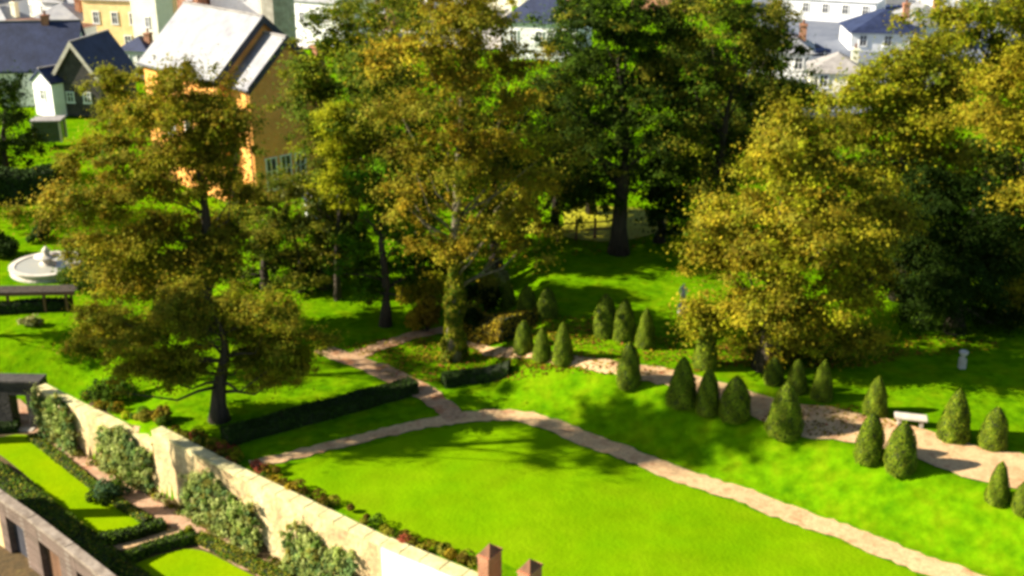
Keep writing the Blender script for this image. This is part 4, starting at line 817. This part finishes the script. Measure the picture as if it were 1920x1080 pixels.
# brick gable house with its long pale roof
RZ = .78
gpt = PZ(537, 62, 13.35); gu = Vector((math.cos(RZ), math.sin(RZ), 0)); gn = Vector((-math.sin(RZ), math.cos(RZ), 0)); gpt = gpt + gn * .3
house('gabled_house', 'orange brick wing with a steep pale roof and pointed gable among the trees', Vector((gpt.x, gpt.y, 0)), RZ, 7.5, 2.7, 9.3, 3.45, 'orange', 'slate', .3,
      wins=((-2.2, 1.9, 1.0, 2.6), (-.75, 1.9, 1.0, 2.6), (.7, 1.9, 1.0, 2.6)), chim=((2.9, -.42, 5.5, 6.6, .8),), bargeboard='trim', cat='house')
q = gpt + gn * 3.0 - gu * .15
house('long_roofed_hall', 'tall hall with a huge pale roof joined behind the orange brick wing', Vector((q.x, q.y, 0)), RZ, 9.45, 12, 9.75, 4.35, 'orange', 'slate', .35, bargeboard='trim', left_wins=((2, 5, 1.2, 2.4), (5, 5, 1.2, 2.4), (8, 5, 1.2, 2.4)), cat='hall')
# cottage with the dark blue slate roof
q = PZ(22, 178, 0)
house('slate_cottage', 'cottage with a broad dark blue slate roof at the left edge', q, R(-84), 7.5, 8.6, 3.6, 4.6, 'white', 'darkslate', .35, chim=((0, 5, 7.6, 1.6, .8),), left_wins=(), side_wins=((2, 2, 1, 1.2), (4.5, 2, 1, 1.2)), bargeboard='trim')
q = PZ(150, 208, 0)
house('dark_gabled_wing', 'dark stone gabled wing with bargeboards paled for the sunlit left verge beside the blue slate roof', q, R(-10), 5.6, 8, 3.4, 3.9, 'darkstone', 'darkslate', .3, bargeboard='palestone', wins=((-.9, 1.5, .8, 1.0), (1.1, 1.5, .8, 1.0)), left_wins=((1.2, 1.6, .8, 1.0),))  # pale bargeboard colour stands for sunlight on the left roof edge
q = PZ(85, 208, 0)
house('white_lean_building', 'small white walled outhouse in front of the slate roofed cottage', q, R(-35), 3.4, 4, 3.2, 1.2, 'white', 'darkslate', .2, wins=((0, 1.8, .8, 1),))
q = PZ(30, 140, 0)
house('white_terrace', 'white rendered house with flat brown roof behind the slate cottage', q, R(-18), 14, 8, 5.5, 1.0, 'white', 'brownroof', .3, hip=True, wins=((-5, 3.8, 1, 1.3), (-2, 3.8, 1, 1.3), (1.5, 3.8, 1, 1.3), (5, 3.8, 1, 1.3)))
q = PZ(222, 102, 0)
house('yellow_facade', 'orange yellow town house with four tall windows beside the cream tower', q, R(-14), 9.5, 9, 7.4, 3, 'yellow', 'greyroof', .3, hip=True, wins=((-2.8, 5, .9, 1.5), (0.1, 5, .9, 1.5), (2.9, 5, .9, 1.5), (-1.6, 1.8, 1, 1.6), (1.8, 1.8, 1, 1.6)))
q = PZ(281, 128, 0)
house('cream_tower', 'plain cream tower standing left of the long pale roof', q, R(-22), 4.0, 3.4, 15, 2.5, 'creampaint', 'darkslate', .25, hip=True, wins=((.4, 10.5, .6, 1.2), (.4, 6, .6, 1.2)), cat='tower')
rs = random.Random(4)
TOWN = [ # px, py of the foot, yaw, W, D, wall h, roof h, wall, roof, label
 (-60, 90, 10, 10, 9, 5.5, 4, 'white', 'greyroof', 'white house with grey roof at the far left edge'),
 (60, 62, -6, 16, 8, 5, 3.4, 'creampaint', 'greyroof', 'long cream terrace with grey roof above the brown roofed house'),
 (150, 70, 8, 12, 8, 4.5, 3.4, 'white', 'slate', 'white house with light slate roof left of the orange yellow town house'),
 (330, 40, 4, 9, 8, 6, 4.5, 'redbrick', 'brownroof', 'red brick house peeping out over the long pale roof'),
 (455, 42, 12, 11, 9, 6, 4.5, 'white', 'brownroof', 'white house with brown roof beyond the long pale roof'),
 (600, 92, -8, 9, 8, 6, 3.5, 'white', 'slate', 'bright white house right of the stone turret'),
 (1010, 112, 5, 10, 8, 4.6, 4.2, 'white', 'darkslate', 'white cottage with dark roof between the tallest tree and the dark tree'),
 (1545, 42, -4, 15, 9, 3.4, 1.6, 'white', 'white', 'low white flat roofed building behind the car park'),
 (1730, 12, 6, 16, 9, 5, 3, 'white', 'slate', 'white house with pale roof at the top right behind the cars'),
 (940, 30, 0, 12, 9, 6, 4, 'creampaint', 'brownroof', 'cream house with brown roof behind the tallest central tree'),
 (1662, 100, 16, 9.5, 9, 2.6, 2.6, 'white', 'darkslate', 'low building with a broad blue grey roof at the near side of the car park'),
 (1745, 95, 30, 7, 8, 3.4, 2.4, 'white', 'slate', 'small white building with pale roof touching the yellow green tree tops'),
 (1470, 150, 10, 6, 7, 3.2, 2.2, 'white', 'slate', 'little white house with pale roof behind the rusty orange tree'),
 (1568, 178, 10, 6, 6, 2.4, 1.8, 'creampaint', 'greyroof', 'small cream building with grey roof between the golden domed tree and the yellow green tree'),
 (1625, 20, 14, 6, 7, 4.2, 2.2, 'creampaint', 'brownroof', 'narrow cream house with brown roof beside the flat roofed building'),
 (1800, 30, 12, 9, 8, 5, 2.6, 'white', 'darkslate', 'white house with dark blue roof at the far end of the car park'),
 (110, 96, 14, 8, 6, 3.6, 2.2, 'white', 'slate', 'low white building directly behind the broad dark blue slate roof'),
 (-10, 108, 4, 7, 6, 3.6, 2.4, 'creampaint', 'slate', 'cream building with pale roof at the left edge behind the slate cottage'),
 (215, 22, 20, 9, 8, 5, 3.0, 'creampaint', 'greyroof', 'cream house with grey roof behind the orange yellow town house'),
 (35, 20, 10, 9, 8, 5, 3.0, 'white', 'brownroof', 'white house with brown roof in the far top left corner'),
 (120, 18, -4, 8, 8, 5, 3.0, 'creampaint', 'slate', 'cream house with pale roof in the far row left of the yellow town house'),
 (255, 150, 8, 4, 4, 3.0, 1.6, 'white', 'darkslate', 'tiny white building with dark roof at the foot of the cream tower'),
 (680, 60, 10, 10, 8, 5, 3.4, 'redbrick', 'brownroof', 'red brick house behind the broad green tree'),
 (390, 14, 8, 10, 8, 6, 3.4, 'creampaint', 'slate', 'cream house with pale roof far beyond the long pale roof'),
 (1260, 20, 0, 14, 9, 6, 4, 'redbrick', 'greyroof', 'red brick house hidden behind the dark green trees'),
 (760, 40, 0, 12, 9, 6, 4, 'white', 'greyroof', 'white house behind the green tree tops'),
]
for px, py, yaw, W, D, hw, hr, wm, rm, lab in TOWN:
    q = G(px, py); q.z = max(q.z, 0); nw = max(2, int(W / 3)); row = [((i - (nw - 1) / 2) * W / nw, hw * .62, .95, 1.3) for i in range(nw)]
    side = abs(yaw) < 20
    # most of these show their long side: turn the house a quarter
    o = house('town_house', lab, q, R(yaw - 22), W, D, hw, hr, wm, rm, .35, wins=row, hip=True, chim=((W * .3, D * .5, hw + hr * .4, hr * .9, .8),) if rm != 'white' else ())
# stone turret right of the long roof
q = PZ(528, 150, 0); root = empty('stone_turret', q); tag(root, 'beige eight sided stone turret with pointed cap behind the brick wing', 'turret')
MB()._lathe([(2.2, -.5), (2.2, 12.5), (2.45, 12.6), (2.45, 13.0)], (0, 0, 0), 8).build('wall_face', M['greystone'], root)
MB()._lathe([(2.5, 13.0), (2.5, 13.15), (.05, 15.2)], (0, 0, 0), 8).build('roof', M['greyroof'], root)
# garden terrace beside the slate cottage
q = PZ(95, 262, 0); root = empty('greenhouse', q, .1); tag(root, 'small dark framed greenhouse on the bright lawn left of the tall autumn tree', 'greenhouse')
MB().box((0, 0, 1.0), (2.6, 2, 2.0)).build('glazing', M['glass'], root)
mb = MB()
for x in (-1.32, 1.32):
    for y in (-1.02, 1.02): mb.box((x, y, 1.02), (.16, .16, 2.05))
mb.build('frame', M['palestone'], root); MB().box((0, 0, 2.12), (3.0, 2.4, .14), 0, .02).build('roof', M['greyroof'], root)

# ------------------------------------------------------------------ cars
def car(label, p, rz, paint, name='parked_car', L=4.4, van=False):
    root = empty(name, p, rz); tag(root, label, 'car' if not van else 'van', 'vehicles in the car park')
    s = [(-L / 2, .35), (-L / 2, .85), (-L * .44, 1.0), (-L * .38, 1.42), (L * .12, 1.46), (L * .27, 1.0), (L * .46, .85), (L / 2, .65), (L / 2, .35)] if not van else [(-L / 2, .35), (-L / 2, 2.0), (-L * .46, 2.12), (L * .3, 2.1), (L * .42, 1.2), (L / 2, 1.0), (L / 2, .35)]
    mb = MB(); mb.prism([(x, -.86, z) for x, z in s], (0, 1.72, 0)); es = list(mb.bm.edges); bmesh.ops.bevel(mb.bm, geom=es, offset=.07, segments=3, affect='EDGES'); mb.build('body', M[paint], root, True)
    for e in (-1, 1):
        if not van: MB().prism([(-L * .36, e * .865, 1.0), (-L * .33, e * .865, 1.36), (L * .10, e * .865, 1.38), (L * .22, e * .865, 1.0)], (0, e * .012, 0)).build('side_window', M['glass'], root)
        else: MB().prism([(L * .2, e * .865, 1.25), (L * .2, e * .865, 1.8), (L * .30, e * .865, 1.8), (L * .38, e * .865, 1.25)], (0, e * .012, 0)).build('side_window', M['glass'], root)
        MB().box((L / 2 - .0, e * .6, .68), (.06, .3, .14), 0, .02).build('headlight', M['glass'], root); MB().box((-L / 2, e * .64, .78), (.06, .2, .16), 0, .02).build('tail_light', M['red'], root)
        for x in (-L * .3, L * .31):
            wl = MB().tube([(x, e * .74, .33), (x, e * .90, .33)], [.33, .33], 16).build('wheel', M['rubber'], root); MB().tube([(x, e * .895, .33), (x, e * .915, .33)], [.2, .2], 12).build('rim', M['rim'], wl)
    ws = (MB().prism([(L * .13, -.7, 1.44), (L * .13, .7, 1.44), (L * .265, .76, 1.02), (L * .265, -.76, 1.02)], (.03, 0, .02)) if not van else MB().prism([(L * .31, -.7, 2.04), (L * .31, .7, 2.04), (L * .415, .76, 1.26), (L * .415, -.76, 1.26)], (.03, 0, .02))).build('windscreen', M['glass'], root)
    if not van: MB().prism([(-L * .385, -.68, 1.38), (-L * .385, .68, 1.38), (-L * .438, .72, 1.03), (-L * .438, -.72, 1.03)], (-.03, 0, .02)).build('rear_window', M['glass'], root)
car('dark blue car parked alone between the rusty tree and the pale gravel', G(1520, 106) + Vector((0, 0, .22)), R(8), 'carblue', L=4.8)
car('blue car parked in front of the white houses at the top right', G(1676, 30) + Vector((0, 0, .22)), R(-4), 'carblue', L=4.8)
car('white van parked right of the blue car', G(1690, 74) + Vector((0, 0, .22)), R(35), 'carwhite', 'parked_van', 5.2, True)
